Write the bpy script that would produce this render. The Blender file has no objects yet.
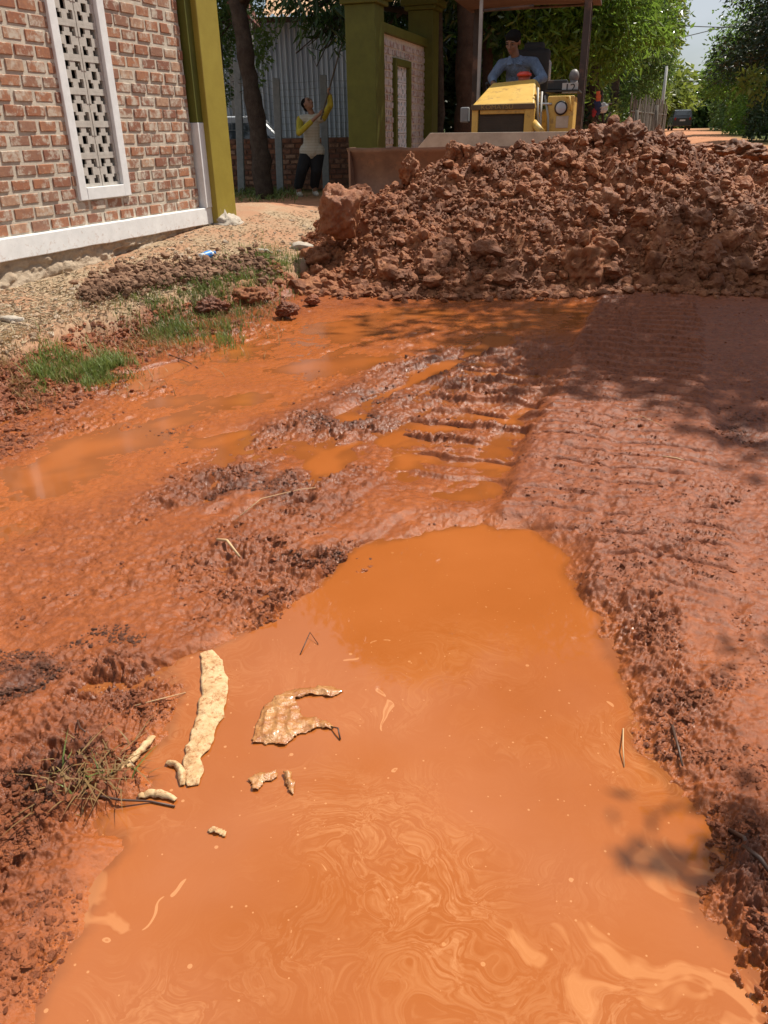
import bpy, bmesh, math, random
import numpy as np
from mathutils import Vector, Matrix
sc = bpy.context.scene
random.seed(7); RNG = np.random.default_rng(7)

# ------------------------------------------------------------------ camera
CH = 1.2; FPX = 770.0; ROLL = 0.0179; PITCH = math.atan(378.7/770)
Fv = np.array([0, math.cos(PITCH), -math.sin(PITCH)]); U0 = np.array([0, math.sin(PITCH), math.cos(PITCH)]); R0 = np.array([1., 0, 0])
Rv = R0*math.cos(ROLL)-U0*math.sin(ROLL); Uv = U0*math.cos(ROLL)+R0*math.sin(ROLL)
CP = np.array([0, 0, CH])
cam_d = bpy.data.cameras.new('camera'); cam = bpy.data.objects.new('camera', cam_d); sc.collection.objects.link(cam)
M = Matrix(((Rv[0], Uv[0], -Fv[0], 0), (Rv[1], Uv[1], -Fv[1], 0), (Rv[2], Uv[2], -Fv[2], CH), (0, 0, 0, 1)))
cam.matrix_world = M
cam_d.sensor_fit = 'VERTICAL'; cam_d.sensor_height = 36; cam_d.lens = FPX/1024*36
cam_d.clip_start = 0.05; cam_d.clip_end = 3000
sc.camera = cam
# ------------------------------------------------------------------ light
SUN_EL = 58.0; SAZ = (0.82, 0.57)
SUN_DIR = Vector((SAZ[0]*math.cos(math.radians(SUN_EL)), SAZ[1]*math.cos(math.radians(SUN_EL)), math.sin(math.radians(SUN_EL)))).normalized()
w = bpy.data.worlds.new('World'); sc.world = w; w.use_nodes = True
nt = w.node_tree; bg = nt.nodes['Background']
sky = nt.nodes.new('ShaderNodeTexSky'); sky.sky_type = 'NISHITA'; sky.sun_disc = False
sky.sun_elevation = math.radians(SUN_EL); sky.sun_rotation = math.atan2(SAZ[0], SAZ[1])
sky.dust_density = 0.8; sky.air_density = 1.0; sky.ozone_density = 1.0
tc = nt.nodes.new('ShaderNodeTexCoord'); nz = nt.nodes.new('ShaderNodeTexNoise'); nz.inputs['Scale'].default_value = 2.2; nz.inputs['Detail'].default_value = 6
mp = nt.nodes.new('ShaderNodeMapping'); mp.inputs['Scale'].default_value = (1, 1, 2.2)
nt.links.new(tc.outputs['Generated'], mp.inputs[0]); nt.links.new(mp.outputs[0], nz.inputs['Vector'])
rp = nt.nodes.new('ShaderNodeValToRGB'); rp.color_ramp.elements[0].position = 0.43; rp.color_ramp.elements[1].position = 0.62
nt.links.new(nz.outputs['Fac'], rp.inputs[0])
sz = nt.nodes.new('ShaderNodeSeparateXYZ'); nt.links.new(tc.outputs['Generated'], sz.inputs[0])
def _mr(a, b, c, d):
    n_ = nt.nodes.new('ShaderNodeMapRange'); nt.links.new(sz.outputs['Z'], n_.inputs[0])
    for i_, q_ in enumerate((a, b, c, d)): n_.inputs[i_+1].default_value = q_
    return n_.outputs[0]
cov = nt.nodes.new('ShaderNodeMath'); cov.operation = 'MULTIPLY'; nt.links.new(rp.outputs[0], cov.inputs[0]); nt.links.new(_mr(.12, .42, .65, 1.), cov.inputs[1])
cbr = nt.nodes.new('ShaderNodeVectorMath'); cbr.operation = 'SCALE'; cbr.inputs[0].default_value = (8.2, 8.6, 9.2); nt.links.new(_mr(.52, .74, 1.4, 2.1), cbr.inputs['Scale'])
mx = nt.nodes.new('ShaderNodeMix'); mx.data_type = 'RGBA'; nt.links.new(cov.outputs[0], mx.inputs[0]); nt.links.new(cbr.outputs[0], mx.inputs[7])
nt.links.new(sky.outputs[0], mx.inputs[6])
nt.links.new(mx.outputs[2], bg.inputs[0]); bg.inputs[1].default_value = 0.05
sd = bpy.data.lights.new('sun', 'SUN'); sd.energy = 5.0; sd.angle = math.radians(0.53); sd.color = (1, 0.93, 0.82)
sun = bpy.data.objects.new('sun', sd); sc.collection.objects.link(sun)
sun.rotation_euler = SUN_DIR.to_track_quat('Z', 'Y').to_euler(); sun.location = (8, 6, 14)
sc.view_settings.view_transform = 'Standard'; sc.view_settings.look = 'None'; sc.view_settings.exposure = 0.40
sc.view_settings.gamma = 1; sc.view_settings.use_curve_mapping = False
sc.render.engine = 'CYCLES'; sc.cycles.sample_clamp_indirect = 4; sc.cycles.max_bounces = 6
sc.cycles.transparent_max_bounces = 8

# ------------------------------------------------------------------ picture-to-place helpers
def ray(u, v): return Fv*FPX+Rv*(u-384)-Uv*(v-512)
def gz(u, v, z=0.0):
    d = ray(u, v); return CP+d*((z-CH)/d[2])
def gy(u, v, Y):
    d = ray(u, v); return CP+d*(Y/d[1])
def ss(a, b, x):
    t = np.clip((np.asarray(x, float)-a)/(b-a), 0, 1); return t*t*(3-2*t)

# ------------------------------------------------------------------ noise
def _h(ix, iy, s):
    n = (ix.astype(np.int64)*374761393+iy.astype(np.int64)*668265263+s*974634777) & 0x7fffffff
    n = ((n ^ (n >> 13))*1274126177) & 0x7fffffff
    return (n ^ (n >> 16)) & 0x7fffffff
def pn(x, y, s=0):
    x = np.asarray(x, float); y = np.asarray(y, float)
    ix = np.floor(x); iy = np.floor(y); fx = x-ix; fy = y-iy
    ux = fx*fx*fx*(fx*(fx*6-15)+10); uy = fy*fy*fy*(fy*(fy*6-15)+10)
    def g(a, b):
        an = _h(ix+a, iy+b, s)/0x7fffffff*2*math.pi
        return np.cos(an)*(fx-a)+np.sin(an)*(fy-b)
    return ((g(0, 0)*(1-ux)+g(1, 0)*ux)*(1-uy)+(g(0, 1)*(1-ux)+g(1, 1)*ux)*uy)*1.5
def fbm(x, y, s=0, o=4, gain=.5):
    a = 1; t = 0
    for i in range(o):
        t = t+a*pn(x*2**i, y*2**i, s+i*17); a *= gain
    return t
def billow(x, y, s=0, o=4, gain=.5):
    a = 1; t = 0
    for i in range(o):
        t = t+a*(np.abs(pn(x*2**i, y*2**i, s+i*17))*2-.4); a *= gain
    return t

# ------------------------------------------------------------------ mesh helpers
def np_mesh(name, V, Fa, smooth=False):
    """Fa: (n,3) or (n,4) int array, or list of such arrays"""
    me = bpy.data.meshes.new(name)
    if not isinstance(Fa, (list, tuple)) or not (len(Fa) and isinstance(Fa[0], np.ndarray) and Fa[0].ndim == 2): Fa = [np.asarray(Fa)]
    Fa = [np.asarray(a, np.int32) for a in Fa if len(a)]
    V = np.asarray(V, np.float32)
    me.vertices.add(len(V)); me.vertices.foreach_set('co', V.ravel())
    nl = sum(a.size for a in Fa); npoly = sum(len(a) for a in Fa)
    me.loops.add(nl); me.loops.foreach_set('vertex_index', np.concatenate([a.ravel() for a in Fa]))
    me.polygons.add(npoly)
    tot = np.concatenate([np.full(len(a), a.shape[1], np.int32) for a in Fa])
    st = np.concatenate([[0], np.cumsum(tot)[:-1]]).astype(np.int32)
    me.polygons.foreach_set('loop_start', st)
    try: me.polygons.foreach_set('loop_total', tot)
    except Exception: pass
    me.polygons.foreach_set('use_smooth', np.full(npoly, smooth))
    me.update(calc_edges=True)
    return me
WL = {}
def link(name, me, m=None, parent=None, smooth=None):
    """mesh vertices are in world coordinates; they are moved to be local to the parent thing"""
    o = bpy.data.objects.new(name, me); sc.collection.objects.link(o)
    if parent is not None:
        o.parent = parent; L = WL[parent.name]; WL[o.name] = L
        me.transform(Matrix.Translation(-L))
    else: WL[o.name] = Vector((0, 0, 0))
    if m is not None: me.materials.append(m)
    return o
def recenter(o, P):
    """give a one-mesh thing an origin at its base"""
    P = Vector(P); o.data.transform(Matrix.Translation(-P)); o.location = P; WL[o.name] = P
    return o
def tag(o, label=None, cat=None, group=None, kind=None):
    if label: o['label'] = label
    if cat: o['category'] = cat
    if group: o['group'] = group
    if kind: o['kind'] = kind
    return o
def thing(name, label, cat, loc, group=None):
    o = bpy.data.objects.new(name, None); sc.collection.objects.link(o)
    o.location = Vector(loc); o.empty_display_size = .2; WL[o.name] = Vector(loc)
    return tag(o, label, cat, group)
class MB:
    def __init__(s): s.v = []; s.q = []; s.t = []; s.n = 0
    def add(s, V, q=(), t=()):
        s.v.append(np.asarray(V, float).reshape(-1, 3))
        if len(q): s.q.append(np.asarray(q)+s.n)
        if len(t): s.t.append(np.asarray(t)+s.n)
        s.n += len(s.v[-1])
    def box(s, c, sz, ax=None):
        c = np.asarray(c, float); h = np.asarray(sz, float)/2
        ax = np.eye(3) if ax is None else np.asarray(ax, float)
        V = [c+ax[0]*h[0]*i+ax[1]*h[1]*j+ax[2]*h[2]*k for i in (-1, 1) for j in (-1, 1) for k in (-1, 1)]
        s.add(V, q=[[0, 1, 3, 2], [4, 6, 7, 5], [0, 4, 5, 1], [2, 3, 7, 6], [0, 2, 6, 4], [1, 5, 7, 3]])
    def prism(s, poly, d):
        """poly: list of 3D points (planar), extruded by vector d"""
        P = np.asarray(poly, float); n = len(P); V = np.vstack([P, P+np.asarray(d, float)])
        s.add(V, q=[[i, (i+1) % n, (i+1) % n+n, i+n] for i in range(n)])
        k = s.n-2*n
        for i in range(1, n-1):
            s.t.append(np.array([[k, k+i+1, k+i], [k+n, k+n+i, k+n+i+1]]))
    def tube(s, pts, rad, seg=10, cap=True, squash=None):
        pts = np.asarray(pts, float); n = len(pts)
        rad = np.full(n, rad) if np.isscalar(rad) else np.asarray(rad, float)
        T = np.gradient(pts, axis=0); T /= np.linalg.norm(T, axis=1)[:, None]+1e-9
        ref = np.array([0, 0, 1.]) if abs(T[0][2]) < .9 else np.array([1., 0, 0])
        V = []
        a = np.linspace(0, 2*math.pi, seg, endpoint=False)
        b1 = np.cross(T[0], ref); b1 /= np.linalg.norm(b1)
        for i in range(n):
            b1 = b1-T[i]*(b1@T[i]); b1 /= np.linalg.norm(b1); b2 = np.cross(T[i], b1)
            V.append(pts[i]+rad[i]*(np.cos(a)[:, None]*b1+np.sin(a)[:, None]*b2))
        V = np.vstack(V); q = []
        for i in range(n-1):
            for j in range(seg):
                k = (j+1) % seg; q.append([i*seg+j, i*seg+k, (i+1)*seg+k, (i+1)*seg+j])
        t = []
        if cap:
            V = np.vstack([V, pts[0], pts[-1]]); e = n*seg
            t = [[e, (j+1) % seg, j] for j in range(seg)]+[[e+1, (n-1)*seg+j, (n-1)*seg+(j+1) % seg] for j in range(seg)]
        s.add(V, q, t)
    def ball(s, c, r, nu=12, nv=8, ax=None):
        c = np.asarray(c, float); r = np.ones(3)*r if np.isscalar(r) else np.asarray(r, float)
        ax = np.eye(3) if ax is None else np.asarray(ax, float)
        V = []
        for i in range(1, nv):
            ph = math.pi*i/nv
            for j in range(nu):
                th = 2*math.pi*j/nu
                V.append([math.sin(ph)*math.cos(th), math.sin(ph)*math.sin(th), math.cos(ph)])
        V += [[0, 0, 1], [0, 0, -1]]; V = np.array(V)*r; V = c+V@ax
        q = [[i*nu+j, (i+1)*nu+j, (i+1)*nu+(j+1) % nu, i*nu+(j+1) % nu] for i in range(nv-2) for j in range(nu)]
        n = (nv-1)*nu
        t = [[n, j, (j+1) % nu] for j in range(nu)]+[[n+1, (nv-2)*nu+(j+1) % nu, (nv-2)*nu+j] for j in range(nu)]
        s.add(V, q, t)
    def build(s, name, m, parent=None, smooth=False, bevel=0, seg=2):
        V = np.vstack(s.v); fs = []
        if s.q: fs.append(np.vstack(s.q))
        if s.t: fs.append(np.vstack(s.t))
        o = link(name, np_mesh(name, V, fs, smooth), m, parent)
        if bevel:
            b = o.modifiers.new('bevel', 'BEVEL'); b.width = bevel; b.segments = seg; b.limit_method = 'ANGLE'; b.angle_limit = math.radians(40)
        return o
def fattr(me, name, data, dom='POINT'):
    a = me.attributes.new(name, 'FLOAT', dom); a.data.foreach_set('value', np.asarray(data, np.float32))

# ------------------------------------------------------------------ material helpers
class NT:
    def __init__(s, name):
        s.m = bpy.data.materials.new(name); s.m.use_nodes = True; s.t = s.m.node_tree; s.t.nodes.clear()
        s.out = s.n('OutputMaterial')
    def n(s, k, **kw):
        nd = s.t.nodes.new('ShaderNode'+k)
        for a, b in kw.items():
            if a in nd.inputs.keys() if isinstance(a, str) else False: pass
            setattr(nd, a, b)
        return nd
    def l(s, a, b): s.t.links.new(a, b)
    def val(s, x, sock):
        if isinstance(x, (int, float)): sock.default_value = x
        elif isinstance(x, (tuple, list)): sock.default_value = (*x, 1) if len(x) == 3 else x
        elif x is not None: s.l(x, sock)
    def attr(s, name): return s.n('Attribute', attribute_name=name).outputs['Fac']
    def pos(s): return s.n('NewGeometry').outputs['Position']
    def obj(s): return s.n('TexCoord').outputs['Object']
    def noise(s, scale, detail=4, rough=.55, vec=None, dist=0, color=False):
        nd = s.n('TexNoise'); nd.inputs['Scale'].default_value = scale; nd.inputs['Detail'].default_value = detail
        nd.inputs['Roughness'].default_value = rough; nd.inputs['Distortion'].default_value = dist
        s.l(vec if vec is not None else s.pos(), nd.inputs['Vector'])
        return nd.outputs['Color' if color else 'Fac']
    def vor(s, scale, vec=None, feat='F1', out='Distance'):
        nd = s.n('TexVoronoi', feature=feat); nd.inputs['Scale'].default_value = scale
        s.l(vec if vec is not None else s.pos(), nd.inputs['Vector']); return nd.outputs[out]
    def ramp(s, fac, stops, interp='LINEAR'):
        nd = s.n('ValToRGB'); cr = nd.color_ramp; cr.interpolation = interp
        while len(cr.elements) < len(stops): cr.elements.new(.5)
        for e, (p, c) in zip(cr.elements, stops):
            e.position = p; c = (c, c, c) if isinstance(c, (int, float)) else c; e.color = (*c, 1)
        s.l(fac, nd.inputs[0]); return nd.outputs[0]
    def mix(s, fac, a, b, mode='MIX'):
        nd = s.n('Mix', data_type='RGBA', blend_type=mode); s.val(fac, nd.inputs[0]); s.val(a, nd.inputs[6]); s.val(b, nd.inputs[7]); return nd.outputs[2]
    def math(s, op, a, b=None, c=None):
        nd = s.n('Math', operation=op); s.val(a, nd.inputs[0])
        if b is not None: s.val(b, nd.inputs[1])
        if c is not None: s.val(c, nd.inputs[2])
        return nd.outputs[0]
    def maprange(s, x, a, b, c=0, d=1):
        nd = s.n('MapRange'); s.val(x, nd.inputs[0])
        for i, q in enumerate((a, b, c, d)): nd.inputs[i+1].default_value = q
        return nd.outputs[0]
    def bump(s, h, strength=.5, dist=.01, prev=None):
        nd = s.n('Bump'); nd.inputs['Strength'].default_value = strength; nd.inputs['Distance'].default_value = dist
        s.l(h, nd.inputs['Height'])
        if prev is not None: s.l(prev, nd.inputs['Normal'])
        return nd.outputs[0]
    def bsdf(s, col, rough=.6, normal=None, metal=0, spec=.5, coat=0, coatr=.05, ior=None, alpha=None, trans=None):
        p = s.n('BsdfPrincipled'); s.val(col, p.inputs['Base Color']); s.val(rough, p.inputs['Roughness']); s.val(metal, p.inputs['Metallic'])
        s.val(spec, p.inputs['Specular IOR Level']); s.val(coat, p.inputs['Coat Weight']); s.val(coatr, p.inputs['Coat Roughness'])
        if ior: p.inputs['IOR'].default_value = ior
        if alpha is not None: s.val(alpha, p.inputs['Alpha'])
        if trans is not None: s.val(trans, p.inputs['Transmission Weight'])
        if normal is not None: s.l(normal, p.inputs['Normal'])
        s.l(p.outputs[0], s.out.inputs[0]); return p
def simple(name, col, rough=.6, var=.15, scale=8, metal=0, bump=.0, bdist=.004, dirt=None, dirtamt=.5, spec=.5, coat=0):
    t = NT(name); o = t.obj()
    n1 = t.noise(scale, 5, .6, o)
    c = t.mix(t.ramp(n1, [(.3, 0.), (.7, 1.)]), tuple(x*(1-var) for x in col), tuple(min(1, x*(1+var)) for x in col))
    if dirt:
        n2 = t.noise(scale*.45, 8, .7, o)
        c = t.mix(t.ramp(n2, [(.62-dirtamt*.25, 0.), (.72-dirtamt*.12, 1.)]), c, dirt)
    nm = t.bump(t.noise(scale*6, 4, .6, o), bump, bdist) if bump else None
    t.bsdf(c, rough, nm, metal, spec, coat); return t.m
# ================================================================== GROUND
TOE = [gz(-60, 470, 0), gz(0, 428, 0), gz(60, 388, 0), gz(120, 350, 0), gz(200, 326, 0), gz(260, 310, 0), gz(300, 298, 0)]
TOEY = [-5, 1.0, 2.4]+[p[1] for p in TOE[1:]]+[7.4, 9.0, 12.0]
TOEX = [-2.6, -2.3, -2.2]+[p[0] for p in TOE[1:]]+[-.35, -.2, -.3]
def sdf(poly, X0, Y0):
    """signed distance, positive inside"""
    m0 = (Y0 < 9) & (Y0 > -1.5) & (np.abs(X0) < 6); R = np.full(X0.shape, -5.)
    if m0.any(): R[m0] = _sdf(poly, X0[m0], Y0[m0])
    return R
def _sdf(poly, x, y):
    P = np.array([[p[0], p[1]] for p in poly]); n = len(P)
    d = np.full(x.shape, 1e9); ins = np.zeros(x.shape, bool)
    for i in range(n):
        a = P[i]; b = P[(i+1) % n]; e = b-a
        t = np.clip(((x-a[0])*e[0]+(y-a[1])*e[1])/(e@e+1e-12), 0, 1)
        d = np.minimum(d, (x-a[0]-t*e[0])**2+(y-a[1]-t*e[1])**2)
        c = ((a[1] > y) != (b[1] > y)) & (x < (b[0]-a[0])*(y-a[1])/(b[1]-a[1]+1e-12)+a[0]); ins ^= c
    d = np.sqrt(d); return np.where(ins, d, -d)
def G(*uv): return [gz(u, v, 0)[:2] for u, v in uv]
PUD1 = G((38, 1024), (62, 985), (66, 955), (85, 900), (118, 850), (112, 818), (150, 790), (130, 765), (160, 735), (185, 700), (205, 665), (240, 640), (300, 618), (345, 592), (385, 572), (405, 548), (440, 532), (480, 524), (530, 530), (562, 548), (572, 592), (603, 618), (600, 658), (618, 690), (622, 735), (655, 785), (690, 825), (702, 862), (690, 905), (718, 950), (735, 1000), (745, 1040), (760, 1160), (380, 1400), (0, 1200))
PUD2 = G((-80, 528), (0, 478), (70, 432), (130, 397), (200, 358), (262, 324), (340, 312), (400, 308), (480, 316), (560, 303), (612, 308), (606, 326), (545, 338), (490, 345), (440, 352), (370, 368), (330, 385), (300, 405), (240, 425), (205, 455), (140, 485), (70, 515), (20, 535), (-60, 560))
PUD3 = G((398, 415), (410, 385), (430, 366), (500, 356), (548, 366), (538, 405), (530, 450), (515, 500), (450, 508), (400, 500), (380, 470), (385, 440))
PUD4 = G((205, 445), (255, 432), (330, 440), (400, 452), (360, 470), (280, 470), (215, 465))
# rough mud zones: (u, v, ru, rv, strength)
ROUGH = [(430, 375, 110, 32, .75), (330, 430, 110, 18, .9), (260, 490, 120, 32, .8), (170, 430, 60, 12, .5), (500, 410, 60, 25, .45), (300, 560, 110, 30, .8),
         (350, 520, 60, 30, .5), (230, 610, 110, 28, .95), (100, 680, 120, 45, 1.0), (30, 670, 40, 30, 1.2), (60, 780, 80, 60, 1.0), (30, 870, 70, 60, .7), (50, 960, 40, 60, .5),
         (640, 620, 45, 50, .8), (680, 680, 50, 50, .8), (690, 760, 50, 50, .45), (740, 720, 50, 90, .3), (750, 880, 40, 80, 1.1), (760, 980, 30, 60, 1.2), (660, 560, 60, 40, .55), (740, 500, 60, 60, .4),
         (60, 420, 60, 14, 1.0), (110, 385, 60, 14, 1.), (160, 360, 60, 13, 1.), (230, 332, 55, 10, 1.), (750, 620, 30, 30, .9), (600, 590, 25, 30, .5), (480, 345, 90, 18, .7)]
DARKZ = [(15, 675, 40, 22, 1.2), (160, 438, 38, 12, 1), (345, 420, 48, 10, 1), (380, 395, 60, 10, .7), (430, 360, 60, 12, .6), (250, 490, 60, 22, .8), (320, 560, 60, 12, .5), (110, 640, 80, 14, .6), (60, 770, 50, 40, .7), (30, 860, 60, 40, .3), (330, 345, 40, 8, .4), (740, 430, 30, 20, .8), (755, 880, 30, 60, .7)]
def zone(Z, X0, Y0):
    m0 = (Y0 < 9) & (Y0 > .2) & (np.abs(X0) < 6); R = np.zeros(X0.shape)
    if m0.any(): R[m0] = _zone(Z, X0[m0], Y0[m0])
    return R
def _zone(Z, x, y):
    r = np.zeros(x.shape)
    for u, v, ru, rv, s in Z:
        c = gz(u, v, .01); a = gz(u+ru, v, .01); b = gz(u, v-rv, .01); b2 = gz(u, v+rv, .01)
        lx = abs(a[0]-c[0]); ly = (b[1]-b2[1])/2
        cx = c[0]; k = cx/max(c[1], .5)          # follow the lie of the ground away from us
        dx = (x-cx-(y-c[1])*k*.3)/lx; dy = (y-c[1])/ly
        r = np.maximum(r, s*np.exp(-(dx*dx+dy*dy)*.9))
    return r
TA = np.array([.330, .944])                        # heading of the tracks
def terrain(x, y, full=False, fine=True):
    x = np.asarray(x, float); y = np.asarray(y, float)
    base = .26*ss(6.3, 13, y)+.0085*np.clip(y-13, 0, 85)
    xt = np.interp(y, TOEY, TOEX); d = xt-x+.10*fbm(x*1.7, y*1.7, 5, 3)
    bk = (.16*ss(-.02, .36, d)+(.02+.12*ss(5.6, 8.4, y))*ss(.3, 1.4, d))*(1-ss(9.5, 13, y))
    # roads edge to the right
    rd = x-(2.35+.30*np.clip(y, 0, 200)); rb = .10*ss(0, .8, rd)*(1-ss(4, 6, y))+.12*ss(0, 1.5, rd)*ss(5, 9, y)
    z = base+bk+rb+.012*fbm(x*.9, y*.9, 3, 3)+.022
    pd = y < 8
    s1 = sdf(PUD1, x, y); s2 = sdf(PUD2, x, y); s3 = sdf(PUD3, x, y); s4 = sdf(PUD4, x, y)
    wob = .04*fbm(x*5, y*5, 9, 4)
    a1 = ss(-.10, .09, s1+wob*.8); a2 = ss(-.25, .18, s2+wob*1.5); a3 = ss(-.12, .12, s3+wob); a4 = ss(-.15, .15, s4+wob)
    near = 1-ss(8, 14, y)
    z = z-a1*(.062+.03*ss(.1, .5, s1))-(a2*(.0225+.014*fbm(x*1.8, y*2.6, 19, 4))+np.maximum(a3, a4)*(.023+.012*fbm(x*3, y*4, 29, 3)))*near
    A = zone(ROUGH, x, y)*(1-ss(6.5, 8, y)); inn = np.clip(1-ss(-.02, .07, s1), 0, 1)
    A = (A+(.13+.14*ss(.3, .5, x*TA[1]-y*TA[0]))*(y < 9))*inn*(1-.3*a2)
    sd = x*.55+y*.83; qd = x*.83-y*.55                    # the mud was dragged this way
    patch_ = ss(-.45, .25, fbm(qd*2.6, sd*1.5, 101, 3)+.1)
    z = z-.034*ss(.30, .75, fbm(qd*3.1, sd*1.3, 103, 3))*np.clip(A*1.6, 0, 1)*(x*TA[1]-y*TA[0] < -.42)*(s1 < .02)
    A = A*(.18+.92*patch_)
    bankA = ss(-.15, .05, d)*(1-ss(.3, .6, d))
    A = np.maximum(A, bankA*.9*(y < 7.5)); D = zone(DARKZ, x, y)
    q = x*TA[1]-y*TA[0]+.030*fbm(x*1.5, y*1.5, 35, 3)+.012*pn(x*7, y*7, 36); s = x*TA[0]+y*TA[1]
    def track(q0, q1, s0, s1_, pitch, h, dep, skew=.0, wavy=.015, wo=0.):
        m = ss(q0-.04, q0+.02, q)*(1-ss(q1-.02, q1+.04, q))*ss(s0, s0+.5, s+.1*pn(x*4, y*4, 31))*(1-ss(s1_-.6, s1_, s))
        c = (q-(q0+q1)/2)/(q1-q0)
        ph = (s+skew*np.abs(c)+wavy*pn(x*6, y*6, 33))/pitch
        fr_ = ph % 1; bar = np.exp(-((fr_-.5)/.085)**2)+.35*np.clip((fr_-.5)/.5, -.0, 1)     # narrow lug grooves
        worn = wo+(1-wo)*ss(-.55, .1, fbm(x*2.6, y*2.6, 41, 3)+.12+.3*ss(3.2, 4.5, y))
        return m, h*m-dep*(1+1.9*ss(3.6, 4.8, s)*(dep > 0))*bar*m*worn
    m1, h1 = track(-.40, -.10, 2.15, 7.5, .14, .022, .024, .05, .006)
    m2, h2 = track(-.07, .30, 1.7, 7.5, .14, .020, .022, .06, .006)
    m3, h3 = track(-.92+.10*pn(x*2, s*5.3, 51), -.42, 2.45, 5.0, .185, -.002, -.034, .02, .04, .30)
    # a shoulder of firm mud under both right-hand tracks
    sh = ss(-.46, -.40, q)*ss(1.55, 2.3, s)*(1-ss(6.5, 8, s)); z = z+sh*.012
    z = z+h1+h2+h3
    tm = np.maximum(m1, m2)
    A = A*(1-.5*tm)+.20*tm*ss(0,.5,fbm(x*4,y*4,44,3))+.07*tm
    if fine:
        b = billow(qd*12, sd*5, 11, 4, .55); b2 = billow(x*24, y*24, 12, 4, .6)
        ridge = 1-np.abs(pn(qd*6, sd*1.8, 61))*2.6      # churned ridges
        b3 = billow(x*55, y*55, 13, 3, .6)
        z = z+A*(.013*b-.013*b2-.005*b3+.019*np.clip(ridge, 0, 1)-.006)+.0035*fbm(x*22, y*22, 15, 4)*(1-a1*.5)
        # tread-side holes and scrapes
        z = z-A*.03*ss(.45, .75, pn(x*7, y*7, 71))
    if full: return z, dict(d=d, A=A, D=D, s1=s1, s2=s2, tm=tm, a1=a1, a2=a2, q=q, s=s, rd=rd)
    return z
def hz(x, y): return float(terrain(np.array([x]), np.array([y]))[0])

# nonuniform sheet: fine where the ground is near, coarse to the horizon
ncol, nrow = 860, 1150
ta = np.linspace(-1, 1, ncol)
ys = np.concatenate([np.geomspace(.42, 8, 1300), np.geomspace(8.05, 15, 110)])
yb = -np.geomspace(.3, 60, 14)[::-1]; yf = np.geomspace(15.2, 900, 70)
Y = np.concatenate([yb, np.linspace(-.2, .415, 8), ys, yf])
tout = np.geomspace(.012, 60, 34)
T = np.concatenate([-1-tout[::-1], ta, 1+tout])
Wd = np.where(Y < 12, .45+.60*np.clip(Y, .35, None), .45+7.2+.60*np.clip(Y-12, 0, 20))
XX = T[None, :]*Wd[:, None]; YY = np.repeat(Y[:, None], len(T), 1)
Z, inf = terrain(XX, YY, True)
far = (np.abs(XX) > 60) | (np.abs(YY) > 120)
Z = np.where(far, Z+.3*fbm(XX/60, YY/60, 88, 2), Z)
nC = len(T); nR = len(Y)
idx = np.arange(nR*nC).reshape(nR, nC)
quads = np.stack([idx[:-1, :-1], idx[:-1, 1:], idx[1:, 1:], idx[1:, :-1]], -1).reshape(-1, 4)
me = np_mesh('ground', np.stack([XX, YY, Z], -1).reshape(-1, 3), quads, True)
dry = ss(.14, .30, inf['d']+.10*fbm(XX*2, YY*2, 55, 3))*(1-ss(10.2, 12.2, YY+.5*fbm(XX, YY, 57, 3)))*(YY > -20)
dry = np.where(XX < np.interp(YY, TOEY, TOEX)-.08, dry, 0)
rc = XX-(.3+.345*YY)                                          # distance from the road's middle
veg = ss(2.6, 4.2, np.abs(rc)+.5*fbm(XX*.6, YY*.6, 58, 3))*ss(12, 16, YY)
veg = np.maximum(veg, ss(2.5, 5, rc)*ss(8, 10, YY)*.7)
fattr(me, 'dry', dry.ravel()); fattr(me, 'veg', veg.ravel()); fattr(me, 'dark', inf['D'].ravel()*ss(.1, .4, inf['A']).ravel())
fattr(me, 'track', np.maximum(inf['tm'], ss(-.42, -.36, inf['q'])*ss(1.7, 2.4, inf['s'])*.9).ravel()); fattr(me, 'rough', inf['A'].ravel())
shallow = ss(-.16, .02, inf['s1'])
fattr(me, 'shallow', np.maximum(shallow, ss(-.1, .05, inf['s2'])*(YY < 8)).ravel())

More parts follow.
